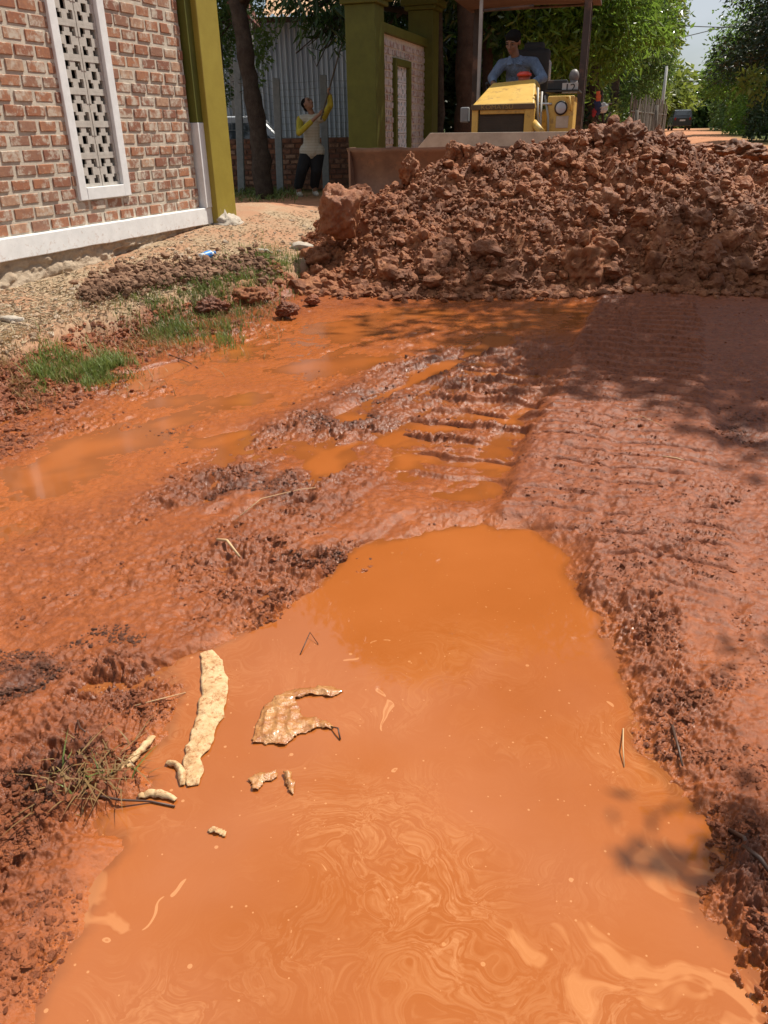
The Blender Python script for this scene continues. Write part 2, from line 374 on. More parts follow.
def ground_mat():
    t = NT('wet_laterite_mud'); P = t.pos()
    z = t.n('SeparateXYZ'); t.l(P, z.inputs[0]); hz_ = z.outputs['Z']
    n1 = t.noise(3.2, 6, .6); n2 = t.noise(38, 6, .65); n3 = t.noise(160, 4, .6)
    mud = t.mix(t.ramp(n1, [(.32, 0.), (.68, 1.)]), (.27, .070, .018), (.36, .102, .027))
    mud = t.mix(t.ramp(n2, [(.38, 0.), (.66, 1.)]), t.mix(.6, mud, (.15, .041, .014)), mud)
    trk = t.mix(t.ramp(n2, [(.35, 0.), (.65, 1.)]), (.150, .041, .016), (.295, .086, .031))
    c = t.mix(t.attr('track'), mud, trk)
    rg = t.math('MINIMUM', t.math('MULTIPLY', t.attr('rough'), t.ramp(t.noise(13, 8, .75), [(.36, .12), (.56, 1.)])), 1)
    c = t.mix(t.math('MULTIPLY', rg, .78), c, (.15, .046, .020))
    dk = t.math('MULTIPLY', t.attr('dark'), t.ramp(t.noise(24, 6, .7), [(.36, 0.), (.52, 1.)]))
    c = t.mix(t.math('MINIMUM', dk, .8), c, (.085, .032, .020))
    silt = t.math('MULTIPLY', t.attr('shallow'), t.maprange(hz_, .03, -.002))
    c = t.mix(t.math('MULTIPLY', silt, .8), c, (.36, .100, .022))
    # dry rubble strip by the wall
    dn = t.noise(22, 8, .75); dryc = t.ramp(dn, [(.3, (.22, .145, .09)), (.5, (.35, .25, .16)), (.7, (.46, .36, .25))])
    dryc = t.mix(t.ramp(t.noise(1.6, 5, .6), [(.42, 0.), (.62, 1.)]), dryc, (.36, .20, .12))
    c = t.mix(t.attr('dry'), c, dryc)
    shd = t.maprange(z.outputs['Y'], 9.5, 12.5)
    farc = t.mix(t.ramp(t.noise(2.5, 6, .65), [(.35, 0.), (.65, 1.)]), (.36, .16, .085), (.50, .24, .13))
    c = t.mix(shd, c, farc)
    vg = t.mix(t.ramp(t.noise(5, 6, .7), [(.4, 0.), (.6, 1.)]), (.055, .075, .02), (.11, .13, .04))
    c = t.mix(t.attr('veg'), c, vg)
    wet = t.maprange(hz_, .05, .0)
    dd = t.math('MAXIMUM', t.attr('dry'), shd)
    r0 = t.ramp(t.noise(11, 5, .6), [(.38, .24), (.60, .62)])
    r1 = t.mix(wet, r0, (.20, .20, .20)); r1 = t.mix(t.math('MULTIPLY', t.attr('track'), .7), r1, (.44, .44, .44))
    r1 = t.mix(dd, r1, (.95, .95, .95))
    sp = t.mix(dd, (.28, .28, .28), (.12, .12, .12))
    b = t.bump(t.noise(75, 8, .7), .55, .008); b = t.bump(t.noise(260, 4, .6), .35, .002, b)
    t.bsdf(c, r1, b, 0, sp); return t.m
GM = ground_mat()
tag(link('ground', me, GM), 'churned wet red laterite mud of the dug up dirt road', None, None, 'structure')

# ------------------------------------------------------------------ muddy water
def water_mat():
    t = NT('muddy_water'); P = t.pos()
    sx = t.n('SeparateXYZ'); t.l(P, sx.inputs[0]); y = sx.outputs['Y']; x = sx.outputs['X']
    base = t.mix(t.ramp(t.noise(1.3, 4, .55), [(.35, 0.), (.65, 1.)]), (.300, .084, .017), (.350, .104, .025))
    base = t.mix(t.attr('shore'), base, (.17, .052, .014))
    # thin foam film drawn into swirls
    wv = t.n('VectorMath', operation='MULTIPLY_ADD')
    nc = t.noise(2.4, 3, .5, None, 0, True); t.l(nc, wv.inputs[0]); wv.inputs[1].default_value = (1.5, 1.5, 0); t.l(P, wv.inputs[2])
    wv2 = t.n('VectorMath', operation='MULTIPLY_ADD'); nc2 = t.noise(6, 3, .5, wv.outputs[0], 0, True)
    t.l(nc2, wv2.inputs[0]); wv2.inputs[1].default_value = (.20, .20, 0); t.l(wv.outputs[0], wv2.inputs[2])
    f = t.noise(5.5, 5, .62, wv2.outputs[0])
    lines = t.ramp(f, [(.38, 0.), (.42, .55), (.45, .05), (.48, .0), (.505, .8), (.53, .45), (.55, .05), (.59, .85), (.64, .35), (.70, .6)])
    zone_ = t.math('MULTIPLY', t.maprange(y, 1.85, 1.25), t.ramp(t.noise(1.7, 3, .5), [(.44, .05), (.60, 1.)]))
    film = t.math('MULTIPLY', lines, zone_)
    film = t.math('MULTIPLY', film, t.ramp(t.noise(38, 5, .7, wv.outputs[0]), [(.35, .25), (.6, 1.)]))
    c = t.mix(t.math('MULTIPLY', film, .62), base, (.56, .26, .105))
    patch = t.math('MULTIPLY', t.ramp(t.noise(3.0, 4, .6, wv.outputs[0]), [(.60, 0.), (.64, 1.)]), t.maprange(y, 1.15, .85))
    c = t.mix(t.math('MULTIPLY', patch, .5), c, (.52, .22, .08))
    # flecks of froth
    for sc_, th in ((15, .22), (34, .17), (80, .2)):
        v = t.n('TexVoronoi', feature='F1'); v.inputs['Scale'].default_value = sc_; t.l(wv.outputs[0] if sc_ == 15 else P, v.inputs['Vector'])
        sep = t.n('SeparateColor'); t.l(v.outputs['Color'], sep.inputs[0])
        on = t.math('GREATER_THAN', sep.outputs[0], .84); rr = t.math('MULTIPLY', sep.outputs[1], th)
        dot = t.math('LESS_THAN', v.outputs['Distance'], rr)
        if sc_ == 15:
            ring = t.math('GREATER_THAN', v.outputs['Distance'], t.math('MULTIPLY', rr, .45)); dot = t.math('MULTIPLY', dot, t.math('MAXIMUM', ring, .4))
        m = t.math('MULTIPLY', t.math('MULTIPLY', on, dot), t.maprange(y, 2.4, 1.3, .25, .8))
        c = t.mix(m, c, (.50, .215, .08))
    b = t.bump(t.noise(5, 2, .5), .05, .01)
    b = t.bump(film, .12, .001, b)
    p = t.bsdf(c, .035, b, 0, .5, ior=1.42)
    t.l(t.math('ADD', t.maprange(film, 0, 1, .03, .22), t.maprange(y, 2.5, 3.3, 0, .13)), p.inputs['Roughness'])
    return t.m
wx = np.linspace(-4.2, 3.2, 420); wy = np.geomspace(.5, 8.1, 420)-.9; WX, WY = np.meshgrid(wx, wy)
ii = np.arange(WX.size).reshape(WX.shape); wq = np.stack([ii[:-1, :-1], ii[:-1, 1:], ii[1:, 1:], ii[1:, :-1]], -1).reshape(-1, 4)
wme = np_mesh('water', np.stack([WX, WY, 0*WX], -1).reshape(-1, 3), wq, True); dep_ = -terrain(WX, WY, fine=False)
fattr(wme, 'shore', (1-ss(.001, .012, dep_)).ravel()*.6)
tag(link('water', wme, water_mat()), 'opaque orange muddy water lying in the ruts and holes', None, None, 'structure')

# ================================================================== CLODS
def ico(sub):
    bm = bmesh.new(); bmesh.ops.create_icosphere(bm, subdivisions=sub, radius=1)
    V = np.array([v.co[:] for v in bm.verts]); Fc = np.array([[v.index for v in f.verts] for f in bm.faces]); bm.free(); return V, Fc
ICO = {k: ico(k) for k in (1, 2, 3, 4, 5)}
def n3(V, f, s):
    return (pn(V[:, 0]*f+5.3, V[:, 1]*f+V[:, 2]*f*.73, s)+pn(V[:, 1]*f-3.1, V[:, 2]*f-V[:, 0]*f*.61, s+1)+pn(V[:, 2]*f+1.7, V[:, 0]*f+V[:, 1]*f*.57, s+2))/1.7
def clod_shape(sub, seed, planes=12, lump=.16, amp=.12, dmin=.62):
    r = np.random.default_rng(seed); V, Fc = ICO[sub]
    N = r.normal(size=(planes, 3)); N /= np.linalg.norm(N, axis=1)[:, None]; D = r.uniform(dmin, 1.0, planes)
    dt = V@N.T; rad = np.where(dt > .15, D[None, :]/np.maximum(dt, .15), 9).min(1); rad = np.minimum(rad, 1.15)
    rad = rad*(1+lump*n3(V, 1.6, seed)+amp*n3(V, 4.1, seed+9)+(amp*.6*n3(V, 9., seed+20) if sub > 2 else 0)+(amp*.4*n3(V, 20., seed+20) if sub > 3 else 0))
    return V*rad[:, None]
PROTO = {1: [clod_shape(1, 100+i) for i in range(14)], 2: [clod_shape(2, 200+i) for i in range(14)], 3: [clod_shape(3, 300+i, 16, .2, .16) for i in range(8)]}
def rotm(r, n):
    q = r.normal(size=(n, 4)); q /= np.linalg.norm(q, axis=1)[:, None]; a, b, c, d = q.T
    return np.stack([1-2*(c*c+d*d), 2*(b*c-a*d), 2*(b*d+a*c), 2*(b*c+a*d), 1-2*(b*b+d*d), 2*(c*d-a*b), 2*(b*d-a*c), 2*(c*d+a*b), 1-2*(b*b+c*c)], 1).reshape(-1, 3, 3)
def clods(P, S, sub, r, flat=.8):
    """P centres, S radii -> vertices, faces, per-vertex random"""
    Vs = []; Fs = []; Rs = []; n0 = 0; k = r.integers(0, len(PROTO[sub]), len(P)); R_ = rotm(r, len(P)); Fc = ICO[sub][1]
    for j in range(len(PROTO[sub])):
        m = np.where(k == j)[0]
        if not len(m): continue
        sc3 = S[m][:, None]*r.uniform(.7, 1.25, (len(m), 3))
        V = np.einsum('vk,nk->nvk', PROTO[sub][j], sc3); V = np.einsum('nij,nvj->nvi', R_[m], V); V[..., 2] *= flat
        V = V+P[m][:, None, :]; nv = V.shape[1]
        Fs.append((Fc[None]+(np.arange(len(m))*nv)[:, None, None]+n0).reshape(-1, 3)); Vs.append(V.reshape(-1, 3)); n0 += len(m)*nv
        Rs.append(np.repeat(r.uniform(0, 1, len(m)), nv))
    return np.vstack(Vs), np.vstack(Fs), np.concatenate(Rs)
def clod_mat(name, c0, c1, c2, rough=.75, spec=.3, wetr=None, bs=.7):
    t = NT(name); P = t.pos(); rn = t.attr('rnd')
    c = t.mix(t.ramp(rn, [(.0, 0.), (1., 1.)]), c0, c1)
    c = t.mix(t.ramp(t.noise(14, 6, .7), [(.45, 0.), (.68, 1.)]), c, c2)
    c = t.mix(t.ramp(t.noise(2.2, 4, .6), [(.40, 0.), (.62, .55)]), c, tuple(x*.62 for x in c0))
    b = t.bump(t.noise(45, 7, .72), bs, .02); b = t.bump(t.noise(220, 3, .6), .4, .003, b)
    r_ = t.ramp(t.noise(9, 4, .6), [(.35, rough-.25), (.65, rough)])
    t.bsdf(c, r_, b, 0, spec); return t.m
PILEM = clod_mat('red_clay_clods', (.165, .053, .019), (.30, .100, .037), (.40, .168, .070))
WETC = clod_mat('wet_mud_clods', (.17, .052, .022), (.31, .09, .033), (.37, .115, .040), .5, .3)
DARKC = clod_mat('dark_rotted_mud', (.075, .030, .017), (.15, .052, .025), (.24, .075, .033), .55, .3)
TRKC = clod_mat('drying_mud_crumbs', (.18, .058, .028), (.34, .11, .05), (.40, .14, .065), .7, .2)
BOULM = clod_mat('clay_boulder', (.30, .10, .042), (.38, .14, .058), (.45, .20, .085), .7, .4, bs=.9)

# ------------------------------------------------------------------ the heap
SKY = [(-1.2, .03), (-.9, .13), (-.6, .28), (-.35, .50), (-.2, .58), (.0, .63), (.16, .69), (.3, .76), (.44, .86), (.67, .96), (1.15, .99), (1.45, 1.05), (1.71, 1.11), (2.0, 1.13), (2.26, 1.18), (2.55, 1.10), (3.05, .92), (3.72, .77), (4.6, .60), (5.6, .3), (6.3, .05)]
def ridge_h(x): return np.interp(x, [p[0] for p in SKY], [p[1] for p in SKY])
def toe_y(x): return np.interp(x, [-1., -.6, 0, 1, 2, 3, 4.5, 6], [6.9, 6.5, 6.35, 6.3, 6.28, 6.1, 6.3, 7.0])
def heap(x, y):
    r = ridge_h(x+.15*fbm(x*1.3, y*1.3, 7, 3)); ty = toe_y(x)+.13*fbm(x*1.5, y*1.2, 8, 3); cy = 8.0
    t = (y-ty)/(cy-ty); f = np.clip(t, -.3, 1); prof = np.where(f > 0, np.maximum(f, 0)**.86, f*.8)
    back = 1-ss(0.15, 1.7, y-cy)*1.25
    h = r*np.where(y < cy, prof, back)
    m = np.clip(prof*3, 0, 1)
    h = h+m*(.075*fbm(x*1.9, y*1.9, 21, 3)+.05*billow(x*4, y*4, 22, 3)+.03*billow(x*11, y*11, 23, 4))*np.clip(r*2, 0, 1)
    return h
px_ = np.linspace(-1.3, 6.6, 560); py_ = np.linspace(5.9, 9.9, 330); PX, PY = np.meshgrid(px_, py_)
PZ = heap(PX, PY); gz0 = terrain(PX, PY, fine=False)
PZ = np.where(PZ < gz0-.05, gz0-.06, PZ)
ii = np.arange(PX.size).reshape(PX.shape); pq = np.stack([ii[:-1, :-1], ii[:-1, 1:], ii[1:, 1:], ii[1:, :-1]], -1).reshape(-1, 4)
Vp = [np.stack([PX, PY, PZ], -1).reshape(-1, 3)]; Fq = pq; Ft = []; Rn = [np.full(PX.size, .35)]; n0 = PX.size
def pile_scatter(n, smin, smax, pw, sub, sink=.15, seed=1, front=True):
    global n0
    r = np.random.default_rng(seed)
    x = r.uniform(-1.0, 6.2, n*2); y = r.uniform(6.1, 9.4 if not front else 8.6, n*2)
    h = heap(x, y); g = terrain(x, y, fine=False); k = (h > g-.03); x, y, h = x[k][:n], y[k][:n], h[k][:n]
    S = smin+(smax-smin)*r.power(pw, len(x))
    V, Fc, R_ = clods(np.stack([x, y, h+S*(r.uniform(-.5, .55, len(x)))-S*sink], 1), S, sub, r, .88)
    Vp.append(V); Ft.append(Fc+n0); Rn.append(R_); n0 += len(V)
pile_scatter(25000, .006, .026, .6, 1, .0, 11)
pile_scatter(3600, .02, .055, .45, 2, .05, 12)
pile_scatter(220, .05, .12, .5, 3, .15, 13)
# big lumps that rolled down to the foot
r = np.random.default_rng(14); n = 110; x = r.uniform(-.8, 4.5, n); y = toe_y(x)+np.abs(r.normal(0, .22, n))+.02; S = .04+.075*r.power(.6, n)
V, Fc, R_ = clods(np.stack([x, y, heap(x, y)+S*.35], 1), S, 3, r, .85); Vp.append(V); Ft.append(Fc+n0); Rn.append(R_); n0 += len(V)
# loose toe of the heap
r = np.random.default_rng(19); n = 2600; x = r.uniform(-1.1, 4.5, n); y = toe_y(x)-np.abs(r.normal(0, .10, n))+.06
S = .008+.04*r.power(.5, n); V, Fc, R_ = clods(np.stack([x, y, terrain(x, y)+S*.3], 1), S, 1, r); Vp.append(V); Ft.append(Fc+n0); Rn.append(R_); n0 += len(V)
me = np_mesh('dirt_pile', np.vstack(Vp), [Fq, np.vstack(Ft)], False)
fl = np.zeros(len(me.polygons), bool); fl[:len(Fq)] = True; me.polygons.foreach_set('use_smooth', fl)
fattr(me, 'rnd', np.concatenate(Rn))
o = link('dirt_pile', me, PILEM); recenter(o, (2, 7.6, 0)); tag(o, 'large heap of crumbly red earth clods pushed across the road by the bulldozer', 'dirt pile')

# ------------------------------------------------------------------ big boulders of clay
def boulder(P, rad, seed, label, mat=BOULM, group='clay boulders', nm='clay_boulder', sub=5, planes=30, lump=.22, amp=.12, yaw=0):
    V = clod_shape(sub, seed, planes, lump, amp, .78)*np.array(rad)
    c, s_ = math.cos(yaw), math.sin(yaw); V = V@np.array([[c, s_, 0], [-s_, c, 0], [0, 0, 1]])
    V = V+np.array(P); me = np_mesh(nm, V, ICO[sub][1], True); fattr(me, 'rnd', np.full(len(V), (seed*.37) % 1))
    o = link(nm, me, mat); recenter(o, (P[0], P[1], P[2]-rad[2]*.8)); return tag(o, label, nm.replace('_', ' '), group)
def on_heap(u, v):
    """where the line of sight meets the heap (a position on the real slope)"""
    d = ray(u, v); P = CP+d*((5.5+np.arange(420)*.01)/d[1])[:, None]
    g = np.maximum(heap(P[:, 0], P[:, 1]), terrain(P[:, 0], P[:, 1], fine=False)); k = np.where(P[:, 2] < g)[0]
    return P[k[0]] if len(k) else P[260]
for i, (u, v, r3, lab) in enumerate([
    (338, 214, (.19, .22, .235), 'big pale smooth clay boulder standing at the left end of the heap'),
    (592, 268, (.25, .2, .22), 'large dark rounded clay lump at the foot of the heap, middle'),
    (625, 140, (.24, .2, .15), 'broad clay lump crowning the top of the heap'),
    (455, 152, (.09, .09, .10), 'small pale clay lump on the crest in front of the bulldozer blade'),
    (492, 205, (.12, .1, .10), 'medium clay lump midway up the heap below the grille'),
    (692, 225, (.19, .16, .15), 'clay lump in shade on the right slope of the heap'),
    (742, 222, (.15, .14, .13), 'clay lump nearest the right edge of the heap'),
    (410, 172, (.11, .10, .14), 'knobbly clay lump leaning up against the bulldozer blade'),
    (318, 262, (.20, .2, .12), 'wide crumbling clay lump below the big pale boulder'),
    (605, 208, (.15, .13, .12), 'clay lump on the upper slope right of the middle')]):
    p = on_heap(u, v) if i else gy(u, v, 7.15)
    boulder((p[0], p[1]+r3[1]*.35, p[2]), r3, 40+i*3, lab, BOULM if i in (0,) else PILEM, amp=.16 if i else .10, yaw=i)
for i, (u, v, r3, lab) in enumerate([
    (247, 302, (.17, .14, .10), 'broad clay lump in the bank just below the green grass'),
    (287, 313, (.08, .07, .05), 'small wet clay lump at the water edge under the bank'),
    (312, 303, (.06, .05, .04), 'smallest clay lump between bank and heap'),
    (210, 312, (.12, .1, .09), 'dark hollowed clay lump under the tufts of grass')]):
    p = gz(u, v, .05); boulder((p[0], p[1]+r3[1]*.3, p[2]+.02), r3, 80+i*3, lab, [PILEM, WETC, WETC, DARKC][i], amp=.18, group='clay lumps along the bank')
p = gz(740, 163, .42); boulder((p[0], p[1], .50), (.75, .5, .42), 95, 'dark reddish earth mound in the shade right of the road', PILEM, None, 'earth_mound', amp=.2)
for i, (u, v) in enumerate([(700, 150), (722, 162)]):
    p = gz(u, v, .42); boulder((p[0], p[1], .42), (.9, .5, .2), 97+i, ['low loose earth mound at the road edge behind the heap', 'low earth mound between the heap and the dark reddish mound'][i], PILEM, None, 'earth_mound', amp=.25)

# ------------------------------------------------------------------ loose clods in the churned mud
def scatter_mud(name, n, zonef, mat, smin, smax, label, seed, sub=1, pw=.35, flat=.7):
    r = np.random.default_rng(seed); out = []
    while sum(len(a) for a in out) < n:
        u = r.uniform(-60, 830, 8000); v = r.uniform(300, 1060, 8000)
        d = Fv[:, None]*FPX+Rv[:, None]*(u-384)-Uv[:, None]*(v-512); t = (.01-CH)/d[2]; x = d[0]*t; y = d[1]*t
        z, f = terrain(x, y, True, fine=False); w_ = zonef(x, y, f, z)
        k = r.uniform(0, 1, len(x)) < w_; out.append(np.stack([x[k], y[k]], 1))
    P = np.vstack(out)[:n]; S = (smin+(smax-smin)*r.power(pw, len(P))**2)*(1+.12*P[:, 1])
    z = terrain(P[:, 0], P[:, 1]); V, Fc, R_ = clods(np.column_stack([P, z-S*r.uniform(-.1, .5, len(P))]), S, sub, r, flat)
    me = np_mesh(name, V, Fc, False); fattr(me, 'rnd', R_); return tag(link(name, me, mat), label, None, None, 'stuff')
def clump(x, y, th=.05): return ss(th, th+.25, fbm(x*4.5, y*7, 91, 3))
scatter_mud('mud_clods', 15000, lambda x, y, f, z: np.clip(f['A']*.9-.1, 0, 1)*clump(x, y)*(f['d'] < .45)*(f['s1'] < .0)*(1-f['tm']*.85), WETC, .002, .010, 'small wet clods of mud thrown up between the ruts', 5, pw=.25)
scatter_mud('dark_mud_clods', 5200, lambda x, y, f, z: np.clip(f['D']-.25, 0, 1)*clump(x, y, -.05)*(f['s1'] < .0), DARKC, .002, .0075, 'dark rotted clods lying in lines across the mud', 6)
scatter_mud('bank_clods', 8000, lambda x, y, f, z: (f['d'] > -.30)*(f['d'] < .24)*np.where(f['d'] < -.08, .35*ss(-.35, .2, fbm(x*3, y*3, 92, 3)), .6)*(y < 7.5)*(y > 2.9), WETC, .004, .020, 'red clods crumbling off the bank', 8)
scatter_mud('track_crumbs', 6000, lambda x, y, f, z: f['tm']*clump(x, y, -.2)*.6+(f['q'] > .3)*.35*clump(x, y, -.1)*(y < 6.3), TRKC, .002, .007, 'crumbs of drying mud pressed out between the track marks', 9)
# ================================================================== BRICK WALLS
def brick_mat(name, mortar=(.56, .49, .40), th=.49, wash=None):
    t = NT(name); o = t.obj(); rn = t.attr('rnd')
    c = t.ramp(rn, [(0, (.24, .11, .075)), (.25, (.36, .155, .085)), (.5, (.42, .195, .105)), (.75, (.30, .16, .105)), (.92, (.46, .27, .17)), (1, (.50, .33, .22))])
    c = t.mix(t.ramp(t.noise(26, 6, .7, o), [(.40, 0.), (.62, .55)]), c, (.23, .11, .08))
    if wash: c = t.mix(.75, c, wash)
    sm = t.ramp(t.noise(9, 8, .72, o), [(th, 0.), (th+.11, .92)])
    c = t.mix(sm, c, mortar)
    t.bsdf(c, .9, t.bump(t.noise(90, 5, .7, o), .5, .006), 0, .2); return t.m
def plain_mat(name, c0, c1, scale=10, rough=.9, b=.5, bd=.006, spec=.2, c2=None, th=.6, splash=0):
    t = NT(name); o = t.obj(); c = t.mix(t.ramp(t.noise(scale, 8, .7, o), [(.35, 0.), (.65, 1.)]), c0, c1)
    if c2: c = t.mix(t.ramp(t.noise(scale*.35, 8, .75, o), [(th, 0.), (th+.08, .85)]), c, c2)
    if splash:                                   # mud thrown up from the road
        sz_ = t.n('SeparateXYZ'); t.l(t.pos(), sz_.inputs[0]); k = t.math('ADD', t.noise(24, 8, .8), t.maprange(sz_.outputs['Z'], .3, splash, .10, -.22))
        c = t.mix(t.ramp(k, [(.57, 0.), (.66, .5)]), c, (.42, .26, .17))
    t.bsdf(c, rough, t.bump(t.noise(scale*7, 6, .7, o), b, bd), 0, spec); return t.m
BRICK = brick_mat('fired_brick'); MORT = plain_mat('mortar', (.46, .40, .32), (.62, .55, .45), 14)
LEDGE = plain_mat('white_painted_plaster', (.70, .70, .69), (.80, .80, .79), 12, .75, .25, .003, .3, (.55, .50, .43), .66, .9)
FOOT = plain_mat('bare_concrete_footing', (.36, .27, .19), (.52, .42, .31), 9, .95, .8, .015, .2, (.22, .14, .10), .6)
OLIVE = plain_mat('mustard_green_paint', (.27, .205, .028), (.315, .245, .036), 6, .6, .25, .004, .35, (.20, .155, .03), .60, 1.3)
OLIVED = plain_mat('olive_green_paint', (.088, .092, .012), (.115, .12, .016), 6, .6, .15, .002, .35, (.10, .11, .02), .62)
VENT = plain_mat('grey_cement_block', (.42, .385, .34), (.54, .50, .45), 18, .9, .35, .003, .2, (.30, .27, .23), .66)
DARK = simple('dark_interior', (.02, .018, .016), .9)
RUBBLE = plain_mat('broken_plaster', (.36, .31, .25), (.52, .46, .39), 16, .95, .7, .008)

def vent_block(mb, o, ax, w, h, dep):
    """cement block, o = lower left corner on the front, ax = (right, outward, up)"""
    cw = np.array([.10, .17, .10, .26, .10, .17, .10]); cw = cw/cw.sum(); e = np.concatenate([[0], np.cumsum(cw)])
    pat = ['HHSHH', 'HSSSH', 'SSHSS', 'HSSSH', 'HHSHH']
    solid = np.ones((7, 7), bool)
    for i in range(5):
        for j in range(5):
            if pat[i][j] == 'H': solid[i+1, j+1] = False
    for i in range(7):                      # merge runs along a row
        j = 0
        while j < 7:
            if not solid[i, j]: j += 1; continue
            k = j
            while k+1 < 7 and solid[i, k+1]: k += 1
            rec = .0 if (i in (0, 6) or (j == 0 and k == 0) or (j == 6)) else .003
            x0, x1 = e[j]*w, e[k+1]*w; z0, z1 = e[i]*h, e[i+1]*h
            c = o+ax[0]*(x0+x1)/2+ax[2]*(z0+z1)/2-ax[1]*(rec+(dep-rec)/2)
            mb.box(c, (x1-x0, dep-rec-(.001 if rec else 0), z1-z0), ax); j = k+1
def bricks(mb, rn, o, ax, L, Hh, holes, course, bl, bt, seed, proud=.004):
    r = np.random.default_rng(seed); n = int(Hh/course); nb = int(L/bl)+2
    for i in range(n):
        off = (i % 2)*bl*.5+r.uniform(-.03, .03); z0 = i*course+r.uniform(-.003, .003)
        x = -off
        while x < L:
            wl = (bl-.024)*r.uniform(.90, 1.04); a, b = max(0, x), min(L, x+wl)
            segs = [(a, b)]
            for (h0, h1, k0, k1) in holes:
                if z0+course*.6 > k0 and z0+course*.2 < k1:
                    ns = []
                    for (p, q) in segs:
                        if q <= h0 or p >= h1: ns.append((p, q))
                        else:
                            if p < h0: ns.append((p, h0))
                            if q > h1: ns.append((h1, q))
                    segs = ns
            for (p, q) in segs:
                if q-p > .03:
                    pr = proud*r.uniform(-.2, 1.4); hh = course-.027+r.uniform(-.005, .004)
                    tl = r.normal(0, .008); A = np.array([ax[0]+ax[2]*tl, ax[1], ax[2]-ax[0]*tl])
                    mb.box(o+ax[0]*(p+q)/2+ax[2]*(z0+course/2)+ax[1]*(pr-.02), (q-p, .04+pr, hh), A); rn.append(r.uniform())
            x += bl
    return mb
def brick_obj(mb, rn, name, m, parent, bev=.004):
    o = mb.build(name, m, parent)
    a = o.data.attributes.new('rnd', 'FLOAT', 'FACE'); a.data.foreach_set('value', np.repeat(np.array(rn, np.float32), 6))
    if bev:
        b = o.modifiers.new('bevel', 'BEVEL'); b.width = bev; b.segments = 1
    return o

# ---- the long wall on the left ----
WP = gz(215, 220, .42); dd_ = ray(735, 127); dd_ = dd_/np.hypot(dd_[0], dd_[1]); WD = np.array([dd_[0], dd_[1], 0]); WD /= np.linalg.norm(WD)
WN = np.array([WD[1], -WD[0], 0]); UPZ = np.array([0, 0, 1.])
def wpt(s, z, out=0): return np.array([WP[0], WP[1], 0])+WD*s+WN*out+UPZ*z
AXW = np.array([WD, WN, UPZ])
TOPZ = 3.5; S0 = -7.2; S1 = -.25; LZ0, LZ1 = .40, .555
T_ = thing('brick_wall', 'red brick wall with white ledge and mustard painted end pillar beside the dirt road', 'brick wall', wpt(-3, 0))
WINS = [(-1.91, -1.28, .745, 3.1), (-3.62, -2.93, .745, 3.1), (-5.35, -4.66, .745, 3.1)]
mb = MB(); rn = []
holes = [(a-S0-.0, b-S0+.0, z0-LZ1, z1-LZ1) for a, b, z0, z1 in WINS]
bricks(mb, rn, wpt(S0, LZ1), AXW, S1-S0, TOPZ-LZ1, holes, .098, .205, .1, 3)
brick_obj(mb, rn, 'brick_courses', BRICK, T_)
mb = MB()                                   # mortar body in pieces around the openings
xs = sorted([S0, S1]+[q for a, b, _, _ in WINS for q in (a+.03, b-.03)])
for i in range(0, len(xs)-1):
    a, b = xs[i], xs[i+1]; inwin = any(abs((a+b)/2-(w_[0]+w_[1])/2) < .1 for w_ in WINS)
    if not inwin: mb.box(wpt((a+b)/2, (LZ1+TOPZ)/2, -.0835), (b-a, .16, TOPZ-LZ1), AXW)
    else:
        w_ = [q for q in WINS if abs((a+b)/2-(q[0]+q[1])/2) < .1][0]
        mb.box(wpt((a+b)/2, (LZ1+w_[2]+.03)/2, -.0835), (b-a, .16, w_[2]+.03-LZ1), AXW)
        mb.box(wpt((a+b)/2, (w_[3]-.03+TOPZ)/2, -.0835), (b-a, .16, TOPZ-w_[3]+.03), AXW)
mb.build('mortar_bed', MORT, T_)
for k, (a, b, z0, z1) in enumerate(WINS):
    fr = MB(); fw = .085
    fr.box(wpt(a+fw/2, (z0+z1)/2, -.025), (fw, .10, z1-z0), AXW); fr.box(wpt(b-fw/2, (z0+z1)/2, -.025), (fw, .10, z1-z0), AXW)
    fr.box(wpt((a+b)/2, z0+fw/2+.005, -.023), (b-a-2*fw+.001, .10, fw+.01), AXW); fr.box(wpt((a+b)/2, z1-fw/2, -.023), (b-a-2*fw+.001, .10, fw), AXW)
    fo = fr.build('window_frame', LEDGE, T_, bevel=.005)
    vb = MB(); iw = b-a-2*fw; cw = iw/2; n = int((z1-z0-2*fw)/.232)
    for j in range(n):
        for i in range(2):
            vent_block(vb, wpt(a+fw+i*cw+.004, z0+fw+.012+j*.232, -.006), AXW, cw-.008, .2315, .020)
    vb.box(wpt((a+b)/2, (z0+z1)/2, -.075), (.010, .05, z1-z0-2*fw), AXW)
    vb.build('vent_block_panel', VENT, fo)
bk = MB()                                    # the room behind: floor, back wall, roof
bk.box(wpt((S0+S1)/2, 1.9, -2.4), (S1-S0, .12, 3.3), AXW); bk.box(wpt((S0+S1)/2, TOPZ+.06, -1.28), (S1-S0+.4, 2.4, .12), AXW)
bk.box(wpt((S0+S1)/2, .35, -1.3), (S1-S0, 2.2, .1), AXW); bk.box(wpt(S0+.06, 1.9, -1.25), (.12, 2.1, 3.1), AXW); bk.box(wpt(S1-.06, 1.9, -1.25), (.12, 2.1, 3.1), AXW)
bk.build('back_room', simple('raw_cement', (.16, .14, .12), .9), T_)
mb = MB(); n = 40
for i in range(n):                         # ledge in short, slightly uneven lengths joined
    s0_, s1_ = S0+(-.118-S0)*i/n, S0+(-.118-S0)*(i+1)/n
r = np.random.default_rng(4); g = np.linspace(S0, -.118, 60); pr = .055+.0015*r.normal(size=60); zt = LZ1+.001*r.normal(size=60); zb = LZ0+.0015*r.normal(size=60)
V = []; 
